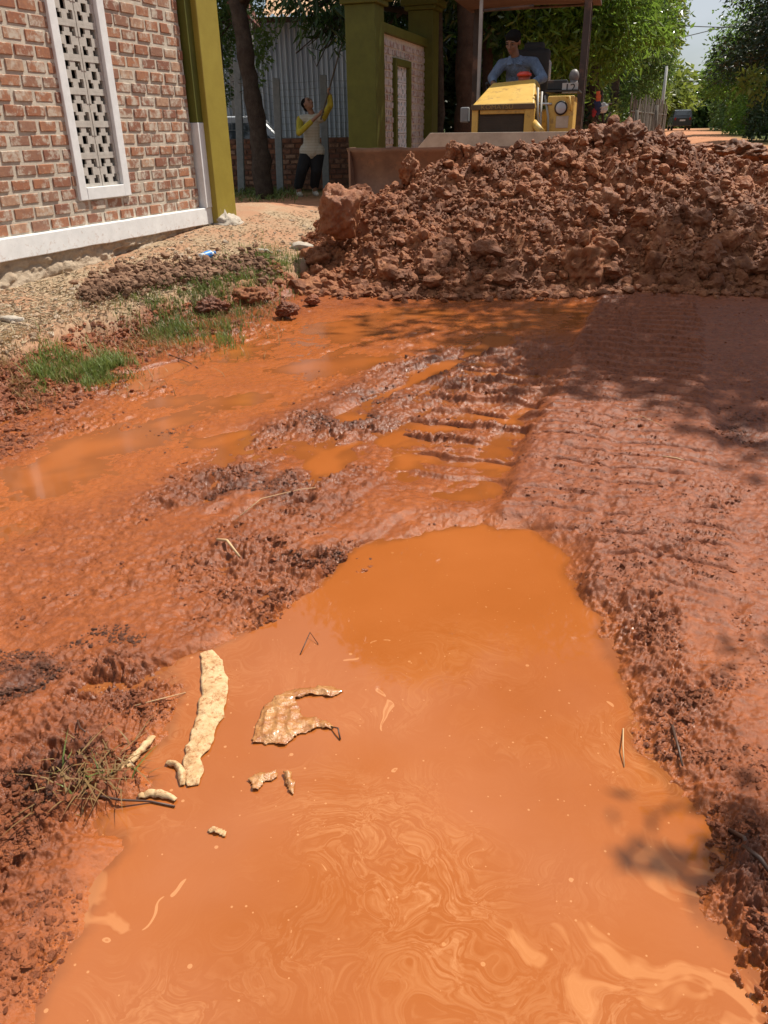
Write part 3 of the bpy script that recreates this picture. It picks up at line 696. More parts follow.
for i in range(60): V += [wpt(g[i], zt[i], -.02), wpt(g[i], zt[i], pr[i]), wpt(g[i], zb[i], pr[i]+.003), wpt(g[i], zb[i], -.02)]
q = [[4*i+j, 4*i+4+j, 4*i+4+(j+1) % 4, 4*i+(j+1) % 4] for i in range(59) for j in range(4)]+[[0, 1, 2, 3], [239, 238, 237, 236]]
mb.add(V, q); mb.build('ledge', LEDGE, T_, bevel=.006)
# footing: rough stone and concrete under the ledge
ns, nz_ = 520, 60; gs = np.linspace(S0, -.1, ns); gzz = np.linspace(-.1, LZ0+.005, nz_); GS, GZ = np.meshgrid(gs, gzz)
outv = .02+.020*billow(GS*6, GZ*9, 45, 4)+.07*(1-ss(.0, .38, GZ))+.02*fbm(GS*2, GZ*3, 46, 3)
outv = outv-.05*ss(.3, .6, pn(GS*2.7, GZ*5, 47))*(GZ < .33)
V = (np.array([WP[0], WP[1], 0])+WD*GS[..., None]+WN*outv[..., None]+UPZ*GZ[..., None]).reshape(-1, 3)
ii = np.arange(ns*nz_).reshape(nz_, ns); fq = np.stack([ii[:-1, :-1], ii[:-1, 1:], ii[1:, 1:], ii[1:, :-1]], -1).reshape(-1, 4)
link('footing', np_mesh('footing', V, fq, True), FOOT, T_)
# end pillar
mb = MB(); mb.box(wpt(.058, (.40+TOPZ+.1)/2, -.07), (.355, .38, TOPZ+.1-.40), AXW); PIL = mb.build('pillar', OLIVE, T_, bevel=.008)
mb = MB(); mb.box(wpt(-.168, (LZ1+1.32)/2, -.04), (.10, .21, 1.32-LZ1), AXW); mb.build('primed_return', LEDGE, T_, bevel=.004)
mb = MB(); mb.box(wpt(-.168, (1.32+TOPZ)/2, -.0405), (.10, .205, TOPZ-1.322), AXW); mb.build('painted_return', OLIVED, T_, bevel=.004)  # darker than the pillar front: this side's shade is put into the colour
# broken plaster skirt at its foot
mb_v = clod_shape(4, 61, 18, .12, .16)*np.array([.22, .28, .17])+wpt(.07, .36, .08); me = np_mesh('plaster_skirt', mb_v, ICO[4][1], True); link('plaster_skirt', me, RUBBLE, T_)

# ---- gate wing with two olive pillars ----
g0 = gy(349, 148, 12.0); P1 = np.array([g0[0]+.26, 12.1, 0]); gd = ray(660, 128); GD = np.array([gd[0], gd[1], 0]); GD /= np.linalg.norm(GD)
GN = np.array([GD[1], -GD[0], 0]); AXG = np.array([GD, GN, UPZ])
def gpt(s, z, out=0): return np.array([P1[0], P1[1], 0])+GD*s+GN*out+UPZ*z
T_ = thing('gate_wing', 'olive green gate wing wall with two capped pillars and a brick panel behind the blade', 'gate wall', gpt(1, .2))
LG = 3.0
for k, s in enumerate((0, LG)):
    top = (2.72, 2.98)[k]
    mb = MB(); w_ = .40
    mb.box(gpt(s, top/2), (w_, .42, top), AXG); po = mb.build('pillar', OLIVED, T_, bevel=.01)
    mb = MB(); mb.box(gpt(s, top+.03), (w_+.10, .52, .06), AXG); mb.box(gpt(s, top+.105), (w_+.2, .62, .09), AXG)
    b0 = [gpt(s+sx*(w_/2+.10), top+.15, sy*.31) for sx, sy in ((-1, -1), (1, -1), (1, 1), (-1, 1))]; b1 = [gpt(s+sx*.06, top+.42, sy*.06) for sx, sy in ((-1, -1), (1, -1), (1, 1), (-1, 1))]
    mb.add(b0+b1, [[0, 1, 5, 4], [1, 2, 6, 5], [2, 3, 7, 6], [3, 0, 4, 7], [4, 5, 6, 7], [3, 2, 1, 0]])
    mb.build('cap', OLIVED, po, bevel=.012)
a, b, bot, top = .20, LG-.20, .25, 2.46
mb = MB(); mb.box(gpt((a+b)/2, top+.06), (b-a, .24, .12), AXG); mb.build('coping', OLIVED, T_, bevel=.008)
vs0, vs1 = 1.02, 1.86
mb = MB(); rn = []; bricks(mb, rn, gpt(a, bot, .07), AXG, b-a, top-bot, [(vs0-a, vs1-a, .0, 1.93)], .098, .205, .1, 5)
brick_obj(mb, rn, 'brick_courses', brick_mat('pale_brick', (.50, .47, .45), .40, (.26, .17, .15)), T_, 0)
mb = MB(); mb.box(gpt((a+vs0)/2, (bot+top)/2, -.02), (vs0-a, .16, top-bot), AXG); mb.box(gpt((b+vs1)/2, (bot+top)/2, -.02), (b-vs1, .16, top-bot), AXG); mb.box(gpt((vs0+vs1)/2, (2.2+top)/2, -.02), (vs1-vs0, .16, top-2.2), AXG)
mb.build('mortar_bed', MORT, T_)
mb = MB(); mb.box(gpt(vs0+.045, 1.22, .02), (.09, .2, 1.94), AXG); mb.box(gpt(vs1-.045, 1.22, .02), (.09, .2, 1.94), AXG); mb.box(gpt((vs0+vs1)/2, 2.145, .021), (vs1-vs0-.18, .2, .09), AXG)
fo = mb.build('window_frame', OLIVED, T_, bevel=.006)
mb = MB()
for j in range(8):
    for i in range(2): vent_block(mb, gpt(vs0+.095+i*.325, .27+j*.232, .06), AXG, .32, .225, .024)
mb.build('vent_block_panel', plain_mat('pale_cement_block', (.55, .56, .58), (.66, .67, .69), 18), fo)

# ================================================================== behind the gate
# low brick wall
la, lb = gy(222, 186, 15.2), gy(362, 183, 15.2)
T0 = np.array([la[0]-3.2, 15.4, 0]); T1 = np.array([lb[0]+.2, 15.1, 0]); LD = T1-T0; LL = np.linalg.norm(LD); LD /= LL; LN = np.array([LD[1], -LD[0], 0]); AXL = np.array([LD, LN, UPZ])
TT = thing('low_brick_wall', 'low dark red brick wall in the shade behind the woman', 'brick wall', (T0+T1)/2)
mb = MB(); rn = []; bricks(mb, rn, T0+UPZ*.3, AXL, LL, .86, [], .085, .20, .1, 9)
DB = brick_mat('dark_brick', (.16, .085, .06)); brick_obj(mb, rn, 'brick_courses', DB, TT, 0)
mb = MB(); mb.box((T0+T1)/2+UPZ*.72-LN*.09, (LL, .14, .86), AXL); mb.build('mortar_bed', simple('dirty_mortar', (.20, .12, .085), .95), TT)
CONC = plain_mat('grey_concrete_post', (.22, .24, .235), (.30, .32, .31), 12)
pts = []
for i, (u, vt, vb, lab) in enumerate([(241, 62, 187, 'grey concrete fence post just right of the mustard pillar'), (280, 78, 186, 'grey concrete fence post between the leaning tree and the woman'), (326, 75, 184, 'grey concrete fence post right behind the woman')]):
    b = gy(u, vb, 14.75); t_ = gy(u+(-4 if i < 2 else -3), vt, 14.75); b[2] = .2; ax_ = t_-b; ax_ /= np.linalg.norm(ax_)
    xx = np.cross([0, 1, 0], ax_); xx /= np.linalg.norm(xx); A = np.array([xx, np.cross(ax_, xx), ax_])
    mb = MB(); mb.box((b+t_)/2, (.115, .115, np.linalg.norm(t_-b)), A); o = mb.build('fence_post', CONC, bevel=.008); recenter(o, b)
    tag(o, lab, 'fence post', 'concrete fence posts'); pts.append((b, t_))
# wire mesh fence strung on the posts
mb = MB(); WIRE = simple('galvanised_wire', (.30, .31, .31), .5, metal=.6)
ends = [pts[0], pts[1], pts[2], (pts[2][0]+np.array([1.0, 0, 0]), pts[2][1]+np.array([1.0, 0, -.02]))]
ends = [(pts[0][0]-np.array([1.5, 0, 0]), pts[0][1]-np.array([1.5, 0, 0]))]+ends
for i in range(len(ends)-1):
    for f in np.linspace(.52, .96, 9):
        a_ = ends[i][0]*(1-f)+ends[i][1]*f; b_ = ends[i+1][0]*(1-f)+ends[i+1][1]*f; m_ = (a_+b_)/2-UPZ*.01
        mb.tube([a_+[0, .07, 0], m_+[0, .07, 0], b_+[0, .07, 0]], .0035, 4)
    nv = int(abs(ends[i+1][0][0]-ends[i][0][0])/.09)
    for k in range(nv):
        g_ = (k+.5)/nv; p0 = (ends[i][0]*(1-g_)+ends[i+1][0]*g_); p1 = (ends[i][1]*(1-g_)+ends[i+1][1]*g_)
        mb.tube([p0*.48+p1*.52+[0, .07, 0], p0*.06+p1*.94+[0, .07, -.01]], .0025, 4)
o = mb.build('wire_fence', WIRE); recenter(o, pts[1][0]); tag(o, 'thin square wire mesh strung above the low brick wall', 'wire fence')

# metal clad house
zc = .35
TT = thing('metal_house', 'house clad in grey corrugated metal sheets behind the wire fence', 'house', (-2.2, 20, zc))
x0, x1 = gy(180, 60, 20)[0], gy(400, 60, 20)[0]; zt = gy(300, 20, 20)[2]
nx = 900; xs_ = np.linspace(x0, x1, nx); prof = .028*np.cos((xs_/.115)*2*math.pi)+.012*np.cos((xs_/.6)*2*math.pi)
V = np.array([[x, 20+p_, z] for z in (gy(300, 112, 20)[2]-.9, zt) for x, p_ in zip(xs_, prof)]); q = [[i, i+1, nx+i+1, nx+i] for i in range(nx-1)]
TIN = NT('galvanised_sheet'); o_ = TIN.obj(); mpn = TIN.n('Mapping'); mpn.inputs['Scale'].default_value = (3, 3, .35); TIN.l(o_, mpn.inputs[0])
c_ = TIN.ramp(TIN.noise(1.5, 6, .6, mpn.outputs[0]), [(.3, (.34, .37, .42)), (.6, (.50, .53, .58)), (.8, (.60, .62, .65))]); TIN.bsdf(c_, .42, None, .35)
wmo = link('wall_cladding', np_mesh('wall_cladding', V, q, True), TIN.m, TT)
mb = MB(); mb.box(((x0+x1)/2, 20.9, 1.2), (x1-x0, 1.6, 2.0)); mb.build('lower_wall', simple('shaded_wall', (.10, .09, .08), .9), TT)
mb = MB()
nx = 260; xs_ = np.linspace(gy(262, 8, 19.6)[0], x1+.4, nx); V = []
for z, y_ in ((zt+.05, 19.6), (zt+1.15, 22.4)):
    V += [[x, y_, z+.03*math.cos(x/.2*2*math.pi)] for x in xs_]
q = [[i, i+1, nx+i+1, nx+i] for i in range(nx-1)]
link('roof', np_mesh('roof', V, q, True), plain_mat('rusty_tan_roof_sheet', (.42, .25, .14), (.56, .36, .21), 3, .6, .1), TT)
mb = MB(); mb.box(((x0+x1)/2, 19.72, zt-.02), (x1-x0, .06, .1)); mb.build('eave_beam', simple('dark_wood', (.06, .035, .022), .8), TT)
# dark red gable in front of it
ga, gb, gc = gy(232, -8, 18.2), gy(228, 21, 18.2), gy(252, 19, 18.2)
mb = MB(); mb.prism([gy(224, -14, 18.2), gy(224, 20, 18.2), gy(251, 19, 18.2), gy(236, -14, 18.2)], (0, 1.8, 0))
TG = thing('red_gable_shed', 'dark red shed gable with pale barge board behind the leaning tree', 'shed', (gb[0], 18.2, .4)); mb.build('gable', simple('oxide_red_boards', (.16, .045, .03), .8), TG)
mb = MB(); mb.tube([gy(236, -14, 18.1), gy(253, 20, 18.1)], .028, 6); mb.build('barge_board', simple('pale_trim', (.55, .48, .42), .7), TG)
mb = MB()
for u in (226, 248): p = gy(u, 20, 18.3); mb.box((p[0], 18.4, (p[2]+.3)/2), (.1, .1, p[2]-.3))
mb.build('post', simple('grey_post', (.2, .18, .16), .8), TG)
# ================================================================== BULLDOZER
YEL = NT('worn_yellow_paint'); o_ = YEL.obj()
c_ = YEL.mix(YEL.ramp(YEL.noise(5, 6, .6, o_), [(.3, 0.), (.7, 1.)]), (.56, .33, .06), (.66, .42, .10))
c_ = YEL.mix(YEL.ramp(YEL.noise(7, 9, .78, o_), [(.53, 0.), (.66, .85)]), c_, (.20, .10, .045)); YEL.bsdf(c_, .45, YEL.bump(YEL.noise(60, 4, .6, o_), .1, .002), 0, .5); YEL = YEL.m
STEEL = plain_mat('scraped_earthy_steel', (.17, .10, .07), (.29, .18, .12), 4, .5, .3, .003, .5, (.36, .19, .11), .52)
PALE = plain_mat('dusty_steel_plate', (.42, .33, .25), (.54, .44, .34), 6, .7, .3, .003, .3, (.30, .2, .13), .6)
BLK = simple('black_paint', (.018, .017, .016), .5, .3, 9, dirt=(.12, .07, .045), dirtamt=.3)
BRN = simple('dark_brown_steel', (.045, .03, .024), .6, .3, 9, dirt=(.16, .08, .05), dirtamt=.5)
RUB = simple('black_rubber', (.03, .03, .03), .8)
CHR = simple('bright_steel_tube', (.45, .44, .42), .3, metal=.8)
GLS = simple('lamp_glass', (.35, .35, .38), .12, spec=.8)
TH = math.radians(16); LX = np.array([math.cos(TH), -math.sin(TH), 0]); LY = np.array([math.sin(TH), math.cos(TH), 0]); AXD = np.array([LX, LY, UPZ])
D0 = np.array([1.55, 10.3, .18])
def dp(X, Yl, z): return np.array([D0[0], D0[1], 0])+LX*X+LY*Yl+UPZ*z
def dpx(u, v, Yl):
    d = ray(u, v); q = np.array([D0[0], D0[1], 0])+LY*Yl; t = ((q-CP)@LY)/(d@LY); P = CP+d*t
    return float((P-q)@LX), float(P[2])
def dpt(u, v, Yl): X, z = dpx(u, v, Yl); return dp(X, Yl, z)
BD = thing('bulldozer', 'small yellow bulldozer with roof canopy working behind the heap of earth', 'bulldozer', D0)
# blade: curved plate
bx0 = dpx(350, 148, -1.35)[0]; bz1 = dpx(350, 148, -1.35)[1]; bx1 = bx0+3.0
n = 14; a_ = np.linspace(0, 1, n); prof = [(-.10+.30*(1-(2*t-1)**2)*.5-.03*t, .42+(bz1-.42)*t) for t in a_]
nx = 40; V = []
r = np.random.default_rng(2); edge = .012*fbm(np.linspace(0, 9, nx), np.zeros(nx), 3, 3)
for th in (0, .035):
    for i, X in enumerate(np.linspace(bx0, bx1, nx)):
        for (yy, z), t in zip(prof, a_): V.append(dp(X, -1.35+yy+th, z+edge[i]*t))
q = []
for s_ in range(2):
    for i in range(nx-1):
        for j in range(n-1):
            k = s_*nx*n+i*n+j; f_ = [k, k+n, k+n+1, k+1]; q.append(f_ if s_ == 0 else f_[::-1])
m_ = nx*n
for i in range(nx-1): q.append([i*n+n-1, (i+1)*n+n-1, m_+(i+1)*n+n-1, m_+i*n+n-1]); q.append([i*n, m_+i*n, m_+(i+1)*n, (i+1)*n])
for j in range(n-1): q.append([j, j+1, m_+j+1, m_+j]); q.append([(nx-1)*n+j, m_+(nx-1)*n+j, m_+(nx-1)*n+j+1, (nx-1)*n+j+1])
BL = link('blade', np_mesh('blade', V, q, True), STEEL, BD)
for i in (0, 1):
    X = (bx0+.012, bx1-.012)[i]; mb = MB(); mb.prism([dp(X, -1.47, .42), dp(X, -1.46, bz1+.005), dp(X, -1.24, bz1+.005), dp(X, -1.28, .42)], LX*.02); mb.build('end_plate', STEEL, BL)
mb = MB(); mb.box(dp((bx0+bx1)/2, -1.40, .40), (bx1-bx0, .03, .12), AXD); mb.build('cutting_edge', BRN, BL)
xa, za = dpx(430, 133, -1.30); xb, zb = dpx(547, 131, -1.30)
mb = MB(); mb.prism([dp(xa-.14, -1.30, bz1-.01), dp(xa, -1.30, za), dp(xb+.35, -1.30, za-.01), dp(xb+.5, -1.30, bz1-.01)], LY*.03); mb.build('blade_guard', PALE, BL, bevel=.004)
for X in (-.62, .62):
    mb = MB(); mb.box(dp(X, -.55, .42), (.10, 1.5, .16), AXD); mb.build('push_arm', BRN, BD, bevel=.01)
# hood
x0, z0 = dpx(472, 105, -.62); x1, z1 = dpx(535, 101, -.62); hz1 = z0
xb0, zb0 = dpx(497, 84, 0.05); xb1, zb1 = dpx(534, 79, .05)
hc = (x0+x1)/2; W_ = (x1-x0)
mb = MB()
A0, A1, A2, A3 = dp(x0, -.62, hz1), dp(x1, -.62, hz1+.01), dp(xb1+.02, .05, zb1), dp(xb0-.06, .05, zb1-.03)
B0, B1, B2, B3 = dp(x0, -.62, hz1-.04), dp(x1, -.62, hz1-.04), dp(x1, .45, hz1-.12), dp(x0+.1, .45, hz1-.12)
C2, C3 = dp(xb1+.03, .45, zb1-.01), dp(xb0-.05, .45, zb1-.04)
mb.add([A0, A1, A2, A3, B0, B1, B2, B3, C2, C3], q=[[0, 1, 2, 3], [3, 2, 8, 9], [4, 5, 1, 0], [5, 6, 8, 2], [8, 6, 7, 9], [7, 4, 3, 9], [7, 6, 5, 4]], t=[[1, 5, 2], [0, 3, 4]])
HOOD = mb.build('hood', YEL, BD, bevel=.02, seg=3)
zg = .80
mb = MB(); mb.box(dp(hc, -.23, (zg+hz1-.04)/2), (W_-.06, .7, hz1-.04-zg), AXD); RAD = mb.build('engine_housing', BLK, BD)
mb = MB()                                      # yellow surround of the grille
mb.box(dp(x0+.04, -.61, (zg+hz1-.05)/2), (.07, .06, hz1-.05-zg), AXD); mb.box(dp(x1-.05, -.58, (zg+hz1-.05)/2), (.11, .14, hz1-.05-zg), AXD); mb.box(dp(hc, -.612, hz1-.075), (W_-.19, .05, .045), AXD)
GF = mb.build('grille_frame', YEL, BD, bevel=.008)
mb = MB(); mb.box(dp(hc, -.648, hz1-.028), (W_+.01, .03, .055), AXD); NB = mb.build('name_bar', simple('dark_bronze_bar', (.10, .055, .02), .5), HOOD, bevel=.006)
def text_obj(txt, size, M3, pos, m, parent, name='lettering', ext=.003):
    cu = bpy.data.curves.new(name, 'FONT'); cu.body = txt; cu.size = size; cu.extrude = ext; cu.align_x = 'CENTER'; cu.align_y = 'CENTER'
    to = bpy.data.objects.new(name, cu); sc.collection.objects.link(to); bpy.context.view_layer.update()
    me = bpy.data.meshes.new_from_object(to); bpy.data.objects.remove(to)
    Mx = Matrix(((M3[0][0], M3[1][0], M3[2][0], pos[0]), (M3[0][1], M3[1][1], M3[2][1], pos[1]), (M3[0][2], M3[1][2], M3[2][2], pos[2]), (0, 0, 0, 1)))
    me.transform(Mx); me.materials.clear(); return link(name, me, m, parent)
text_obj('KOMATSU', .062, (LX*1.25, UPZ, -LY), dp(hc-.06, -.665, hz1-.03), simple('faded_yellow_lettering', (.32, .19, .05), .6), NB)
mb = MB(); nb = 46
for i in range(nb):
    X = x0+.08+(W_-.19)*(i+.5)/nb
    mb.box(dp(X, -.60, (zg+hz1-.10)/2), (.007, .012, hz1-.10-zg), AXD)
for j in range(30): mb.box(dp(hc-.03, -.6035, zg+(hz1-.12-zg)*(j+.5)/30), (W_-.19, .01, .006), AXD)
mb.build('grille_mesh', simple('dusty_dark_mesh', (.07, .05, .035), .7), GF)
mb = MB()
for j in range(5): mb.box(dp(x1+.004, -.30, hz1+.00+.038*j-.02), (.012, .12, .014), AXD)
mb.build('side_vent', BLK, HOOD)
mb = MB(); mb.box(dp(x1-.003, -.28, hz1+.055), (.012, .24, .22), AXD); mb.build('side_plate', YEL, HOOD, bevel=.004)
# red topped cap on the hood
c = dpt(524, 79, .12); mb = MB(); mb.tube([c-UPZ*.08, c+UPZ*.03], [.055, .07], 14); FC = mb.build('filter_bowl', simple('orange_red_bowl', (.32, .07, .03), .4), BD, True)
mb = MB(); mb.tube([c+UPZ*.03, c+UPZ*.055, c+UPZ*.075], [.088, .085, .05], 16); mb.build('filter_cap', simple('red_cap', (.55, .05, .03), .35), FC, True)
# right hand console box
x0b, z0b = dpx(548, 96, -.50); x1b, z1b = dpx(575, 94, -.50)
mb = MB(); mb.box(dp((x0b+x1b)/2, -.20, (.75+z0b)/2), (x1b-x0b, .60, z0b-.75), AXD); BOX = mb.build('console_box', YEL, BD, bevel=.015)
mb = MB(); c = dpt(561, 108, -.51); mb.tube([c-LY*.015, c+LY*.03], .072, 20); LP = mb.build('headlight', BLK, BOX, True)
mb = MB(); mb.tube([c-LY*.02, c-LY*.018, c+LY*.0], [.052, .056, .056], 20); mb.build('lens', GLS, LP, True)
c = dpt(562, 122, -.505); mb = MB(); mb.box(c, (.135, .012, .12), AXD); mb.build('cover_plate', PALE, BOX, bevel=.003)
c1_, c2_ = dpt(567, 97, -.51), dpt(571, 110, -.51); mb = MB(); mb.tube([c1_, c1_-LY*.05+LX*.03, c2_-LY*.05, c2_], .011, 8); mb.build('grab_handle', YEL, BOX, True)
xt0, zt0 = dpx(545, 93, -.40); xt1, zt1 = dpx(580, 83, -.40)
mb = MB(); mb.box(dp((xt0+xt1)/2, -.12, zt0+.015), (xt1-xt0, .66, .02), AXD); mb.build('dash_shelf', BLK, BOX)
mb = MB(); mb.box(dp((xt0+xt1)/2-.07, -.14, zt0+.08), (.22, .3, .10), AXD); mb.build('battery_box', BLK, BOX, bevel=.01)
c = dpt(570, 88, -.42); mb = MB(); mb.box(c, (.17, .012, .10), AXD); NP = mb.build('number_plate', simple('pale_grey_plate', (.42, .42, .40), .6), BOX)
text_obj('12', .105, (LX*1.2, UPZ, -LY), c-LY*.008, BLK, NP, 'painted_number')
c = dpt(574, 78, .0); mb = MB(); mb.tube([c-UPZ*.13, c-UPZ*.02], .045, 14); mb.ball(c+UPZ*.02, (.058, .058, .07)); mb.build('pre_cleaner', simple('dull_grey_plastic', (.16, .14, .13), .5), BD, True)
# hydraulic hoses and lift ram between hood and box
for k, (u0, u1) in enumerate(((538, 541), (542, 540), (545, 548))):
    p0, p1 = dpt(u0, 88+4*k, -.45), dpt(u1, 138, -.62); mb = MB(); mb.tube([p0, (p0+p1)/2+LX*.02*(k-1)-LY*.03, p1], .013, 8); mb.build('hydraulic_hose', simple('grey_hose', (.25, .23, .20), .5), BD, True)
p0, p1 = dpt(536, 104, -.5), dpt(552, 104, -.5); mb = MB(); mb.tube([p0, p1], .014, 8); mb.build('cross_rod', CHR, BD, True)
p0, p1 = dpt(541, 132, -.9), dpt(530, 118, -.4); mb = MB(); mb.tube([p0, p1], .04, 12); mb.build('lift_ram', YEL, BD, True)
c = dpt(465, 115, -.35); mb = MB(); mb.box(c, (.10, .08, .16), AXD); mb.build('work_lamp', simple('grey_lamp_housing', (.22, .23, .24), .5), BD, bevel=.015)
# canopy
px1, pz1 = dpx(583, 60, -.30); pxl, _ = dpx(479, 50, .75)
px1 = dpx(583.5, 60, .50)[0]; px2 = dpx(586, 60, 1.8)[0]; pxl = dpx(480, 50, .5)[0]; pxl2 = dpx(476, 50, 1.8)[0]
for (X, Yl, rr, m_) in ((px1, .50, .040, BRN), (px2, 1.8, .03, BRN), (pxl, .5, .022, simple('pale_steel_post', (.33, .31, .29), .45, metal=.4)), (pxl2, 1.8, .035, BRN)):
    mb = MB(); mb.box(dp(X, Yl, 1.75), (rr*2, rr*2, 2.0), AXD); mb.build('canopy_post', m_, BD, bevel=.008)
xr0, zr0 = dpx(470, 2, .45); xr1, zr1 = dpx(588, 2, .45); ZR = zr0+.07
nn = 24; V = []; gx = np.linspace(xr0-.25, xr1+.1, nn); gy_ = np.linspace(.42, 2.0, nn)
for th in (0, .04):
    for X in gx:
        for Yl in gy_: V.append(dp(X, Yl, ZR+th+.05*(1-((X-gx.mean())/(gx[-1]-gx[0])*2)**2)))
q = []
for s_ in range(2):
    for i in range(nn-1):
        for j in range(nn-1):
            k = s_*nn*nn+i*nn+j; f_ = [k, k+1, k+nn+1, k+nn]; q.append(f_ if s_ == 0 else f_[::-1])
for i in range(nn-1):
    for (a, b) in ((i*nn, (i+1)*nn), ((i+1)*nn+nn-1, i*nn+nn-1), (i+1, i), ((nn-1)*nn+i, (nn-1)*nn+i+1)): q.append([a, b, b+nn*nn, a+nn*nn])
link('canopy_roof', np_mesh('canopy_roof', V, q), simple('rusty_roof_sheet', (.075, .035, .022), .7, dirt=(.11, .06, .04)), BD)
for a_, b_ in ((dp(pxl, .5, ZR-.16), dp(pxl+.62, .5, ZR-.14)), (dp(px1, .5, ZR), dp(pxl, .5, ZR)), (dp(px2, 1.8, ZR), dp(pxl2, 1.8, ZR))):
    mb = MB(); mb.tube([a_, b_], .016, 8); mb.build('roof_brace', BRN, BD)
# seat
mb = MB(); c = dpt(534, 56, 1.05); mb.box(c, (.26, .10, .30), AXD); mb.build('headrest', RUB, BD, bevel=.04, seg=3)
c = dpt(538, 78, 1.0); mb = MB(); mb.box(c+UPZ*.02-LX*.12, (.52, .12, .60), AXD); SB = mb.build('seat_back', RUB, BD, bevel=.05, seg=3)
c = dpt(549, 74, .98); mb = MB(); mb.tube([c+UPZ*.20-LX*.05, c+UPZ*.12+LX*.0, c-UPZ*.20], .022, 8); mb.build('seat_piping', simple('grey_vinyl', (.38, .38, .37), .5), SB, True)
sx = dpx(520, 90, .75)[0]; mb = MB(); mb.box(dp(sx, .72, 1.28), (.5, .52, .14), AXD); mb.build('seat_cushion', RUB, BD, bevel=.04, seg=3)
# body, floor, levers, tracks
mb = MB(); mb.box(dp(.1, .75, .82), (1.25, 1.9, .35), AXD); mb.box(dp(.1, 1.4, 1.2), (1.2, .4, .5), AXD); mb.build('chassis', YEL, BD, bevel=.02)
for k, (u, v) in enumerate(((487, 84), (494, 82))):
    t_ = dpt(u, v, .35); mb = MB(); mb.tube([dp(sx-.35+.08*k, .3, .95), t_], .010, 6); mb.ball(t_, .024, 10, 6); mb.build('lever', BLK, BD, True)
for sgn in (-1, 1):
    X = sgn*.62+.1; mb = MB(); ra = .30; zc_ = .18+ra+.02; L2 = .85; path = []
    for k in range(44):
        s_ = k/44*(4*L2+2*math.pi*ra)
        if s_ < 2*L2: path.append((-L2+s_, zc_-ra, 0))
        elif s_ < 2*L2+math.pi*ra: a = (s_-2*L2)/ra-math.pi/2; path.append((L2+ra*math.cos(a), zc_+ra*math.sin(a), a+math.pi/2))
        elif s_ < 4*L2+math.pi*ra: path.append((L2-(s_-2*L2-math.pi*ra), zc_+ra, math.pi))
        else: a = (s_-4*L2-math.pi*ra)/ra+math.pi/2; path.append((-L2+ra*math.cos(a), zc_+ra*math.sin(a), a+math.pi/2))
    for (yy, z, a) in path:
        tdir = LY*math.cos(a)+UPZ*math.sin(a); nd = np.cross(LX, tdir)
        mb.box(dp(X, yy+.3, z), (.34, .095, .025), np.array([LX, tdir, nd])); mb.box(dp(X, yy+.3, z)+nd*(-.025), (.34, .014, .035), np.array([LX, tdir, nd]))
    tr = mb.build('track', BRN, BD)
    mb = MB()
    for yy in (-L2, L2): mb.tube([dp(X-.1, yy+.3, zc_), dp(X+.1, yy+.3, zc_)], ra-.03, 20)
    for yy in (-.5, -.17, .17, .5): mb.tube([dp(X-.09, yy+.3, zc_-.16), dp(X+.09, yy+.3, zc_-.16)], .10, 14)
    mb.box(dp(X, .3, zc_), (.12, 1.5, .14), AXD); mb.build('track_rollers', BRN, tr)

# ================================================================== PEOPLE
SKIN = simple('skin', (.30, .155, .09), .55, .1, 20); HAIR = simple('black_hair', (.008, .007, .006), .9, spec=.15)
def caps(mb, pts, rad, nu=14):
    pts = [np.asarray(p, float) for p in pts]
    for i in range(len(pts)-1):
        a, b = pts[i], pts[i+1]; k = max(2, int(np.linalg.norm(b-a)/max(.35*min(rad[i], rad[i+1]), .004))+1); k = min(k, 10)
        mb.tube([a+(b-a)*t for t in np.linspace(0, 1, k)], [rad[i]+(rad[i+1]-rad[i])*t for t in np.linspace(0, 1, k)], nu)
    for p, r_ in zip(pts, rad): mb.ball(p, r_, nu, 9)
def remesh(o, vox, smooth=6):
    m = o.modifiers.new('remesh', 'REMESH'); m.mode = 'VOXEL'; m.voxel_size = vox; m.use_smooth_shade = True
    s_ = o.modifiers.new('smooth', 'SMOOTH'); s_.factor = .5; s_.iterations = smooth; return o
def frame(fwd, up):
    f = np.asarray(fwd, float); f /= np.linalg.norm(f); u = np.asarray(up, float); rt = np.cross(f, u); rt /= np.linalg.norm(rt); u = np.cross(rt, f); return np.array([rt, f, u])
def head(mb, c, A, s=1.0):
    """A rows: right, forward, up. c: centre of the skull"""
    w_ = lambda x, y, z: c+(A[0]*x+A[1]*y+A[2]*z)*s
    mb.ball(w_(0, -.008, .022), (.074*s, .092*s, .088*s), 18, 12, A); mb.ball(w_(0, .020, -.035), (.058*s, .070*s, .070*s), 16, 10, A)
    mb.ball(w_(0, .052, -.088), (.030*s, .026*s, .022*s), 12, 8, A)                       # chin
    mb.tube([w_(0, .082, .018), w_(0, .098, -.012), w_(0, .106, -.028)], [.009*s, .012*s, .016*s], 8); mb.ball(w_(0, .102, -.03), .014*s, 8, 6)   # nose
    for sg in (-1, 1):
        mb.ball(w_(sg*.034, .074, .024), (.026*s, .012*s, .008*s), 10, 6, A)                 # brow
        mb.ball(w_(sg*.040, .062, -.022), (.020*s, .018*s, .018*s), 10, 6, A)                # cheek
        mb.ball(w_(sg*.078, -.008, -.004), (.010*s, .020*s, .032*s), 10, 6, A)               # ear
    mb.ball(w_(0, .082, -.055), (.024*s, .010*s, .006*s), 10, 6, A); mb.ball(w_(0, .080, -.066), (.022*s, .011*s, .006*s), 10, 6, A)
